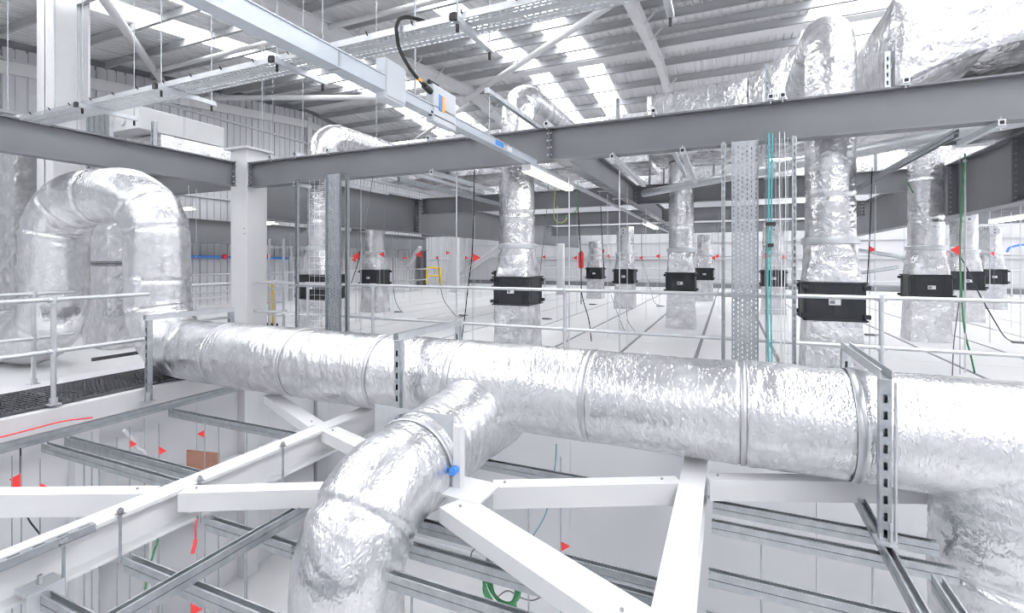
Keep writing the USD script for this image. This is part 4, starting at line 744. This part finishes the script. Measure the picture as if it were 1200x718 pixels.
cable([(677, 8.5, 240), (679, 9, 270), (681, 9.5, 310), (682, 10, 345), (690, 9.5, 375), (694, 9, 410)], 'rubber', .009, 'black cable hanging right of the lamp down to the deck')
cable([(704, 12.45, 242), (706, 12.45, 285), (708, 12.45, 320)], 'rubber', .01, 'dark cable bundle beside the middle far stack')
cable([(752, 14, 247), (752, 14, 300), (760, 13, 330), (766, 12, 352), (772, 11.5, 358)], 'greycable', .007, 'grey cable hanging to the deck, left of the wide duct')
cable([(716, 9.5, 345), (724, 9.2, 368), (733, 8.9, 388), (746, 8.6, 391), (741, 8.8, 384), (735, 9, 372), (735, 9, 340)], 'greycable', .006, 'thin grey cable looped on the deck in the centre')
cable([(1131, 6.6, 180), (1127, 6.6, 240), (1125, 6.6, 290), (1127, 6.6, 350), (1131, 6.6, 390), (1138, 6.6, 418), (1144, 6.6, 445)], 'green', .011, 'green cable hanging beside the pale rod at the right')
cable([(1125, 7, 300), (1135, 7, 318), (1148, 7, 345), (1165, 7, 375), (1178, 7.5, 395), (1190, 8, 401)], 'rubber', .008, 'black cable sagging to a plug on the deck at the right')
cable([(1022, 7.4, 196), (1020, 7.4, 260), (1018, 7.4, 300), (1016, 7.4, 335)], 'rubber', .007, 'black cable hanging right of the largest stack')
cable([(1061, 8, 212), (1065, 8, 217), (1070, 8, 226)], 'green', .008, 'green cable over the edge of the right girder')
cable([(513, 10.5, 300), (518, 10.5, 345), (530, 9.5, 365), (537, 9, 371), (545, 8.8, 370)], 'rubber', .006, 'black cable sagging to a plug on the deck left of centre')
cable([(460, 11, 302), (462, 11, 345), (467, 10.5, 360), (472, 10, 366)], 'rubber', .006, 'black cable ending at a small plug on the deck')
cable([(1116, 6, 440), (1118, 6, 400), (1125, 6, 345)], 'greycable', .006, 'thin grey cable left of the pale rod at the right')
cable([(1180, 13, 295), (1186, 13, 289), (1212, 13, 288), (1240, 13, 310), (1245, 13, 370)], 'blue', .03, 'blue hose arching at the right edge')
for u, v, w_ in ((466, 366, 'left of centre, first'), (542, 370, 'left of centre, second'), (1194, 402, 'at the right edge'), (1020, 393, 'beside the largest stack'), (773, 359, 'in the middle of the deck'), (694, 357, 'below the smallest far stack'), (640, 374, 'right of the central stack')):
    r = ((u - 600) / F * C - S, (u - 600) / F * S + C); k_ = EYE / ((v - 306) / F); x, y = r[0] * k_, r[1] * k_
    solo('cable_plug', MB().box(x - .1, x + .1, y - .05, y + .05, 0.0, .035, .01).rod((x + .1, y, .02), (x + .16, y + .02, .02), .012, 6), 'greycable', 'flat cable plug lying on the deck ' + w_, 'plug')
# far yellow gate and barrier, blue pipe, small deck clutter
def yframe(u0, u1, zc, z0, z1, name, label, r=.035):
    a, b = ground(u0, zc), ground(u1, zc); t = Thing(name, label, 'barrier', (*a, z0))
    t.part('frame', MB().tube(bent([(*a, z0), (*a, z1), (*b, z1), (*b, z0)], .12, .04), r, 8), 'yellow', True); m = (z0 + z1) / 2
    t.part('mid_rail', MB().rod((*a, m), (*b, m), r * .8, 8), 'yellow', True); return t
yframe(500, 516, 26, .3, 1.15, 'safety_gate', 'far yellow safety gate near the dark column', .05)
yframe(300, 320, 11, .1, 1.05, 'safety_barrier', 'yellow rounded safety barrier right of the white column')
solo('barrier_foot', MB().box(*(lambda p: (p[0] - .25, p[0] + .1, p[1] - .06, p[1] + .06))(ground(320, 11)), 0, .1, .01), 'rubber', 'black rubber foot of the yellow barrier', 'foot')
solo('blue_pipe', MB().rod((GX + .1, 9.5, 1.66), (GX + .1, 14.5, 1.62), .05, 10), 'blue', 'blue pipe along the gable wall, left of the white column', 'pipe')
solo('valve_wheel', MB().tube([(GX + .15, 11.6, 1.66), (GX + .22, 11.6, 1.66)], .09, 8), 'red', 'red valve on the blue pipe', 'valve')
m = MB().rod((-15.2, 13.6, 0), (-15.2, 13.6, 2.0), .07, 8); solo('wall_post', m, 'galv', 'grey pipe standing against the gable wall', 'pipe')
p = ground(324, 10.8); t = Thing('step_ladder', 'pale aluminium ladder standing behind the yellow barrier', 'ladder', (*p, 0)); a = np.array([*p, 0.]); e = np.array([.16, .05, 0])
t.part('rail', MB().obox(a - e, a - e + (0, 0, 2.0), .05, .03, (0, 1, 0)), 'galv_light'); t.part('rail', MB().obox(a + e, a + e + (0, 0, 2.0), .05, .03, (0, 1, 0)), 'galv_light')
for z in np.arange(.3, 2, .3): t.part('rung', MB().obox(a - e + (0, 0, z), a + e + (0, 0, z), .04, .025), 'galv_light')
solo('galvanised_post', MB().prism(chan(.25, .2), (-9.55, 2.0, 0), (-9.55, 2.0, 4.0), (0, -1, 0)), 'galv', 'wide galvanised post with a blue tag at the left picture edge', 'post')
solo('floor_slot', MB().box(-7.35, -7.31, 3.5, 4.3, .24, .28), 'darkgrey', 'dark slotted bar just above the grating beside the riser', 'bar')
solo('stand_channel', MB().obox((-7.7, 4.6, .025), (-7.3, 4.6, .025), .05, .05), 'galv', 'short stand channel beneath the foil riser', 'channel')
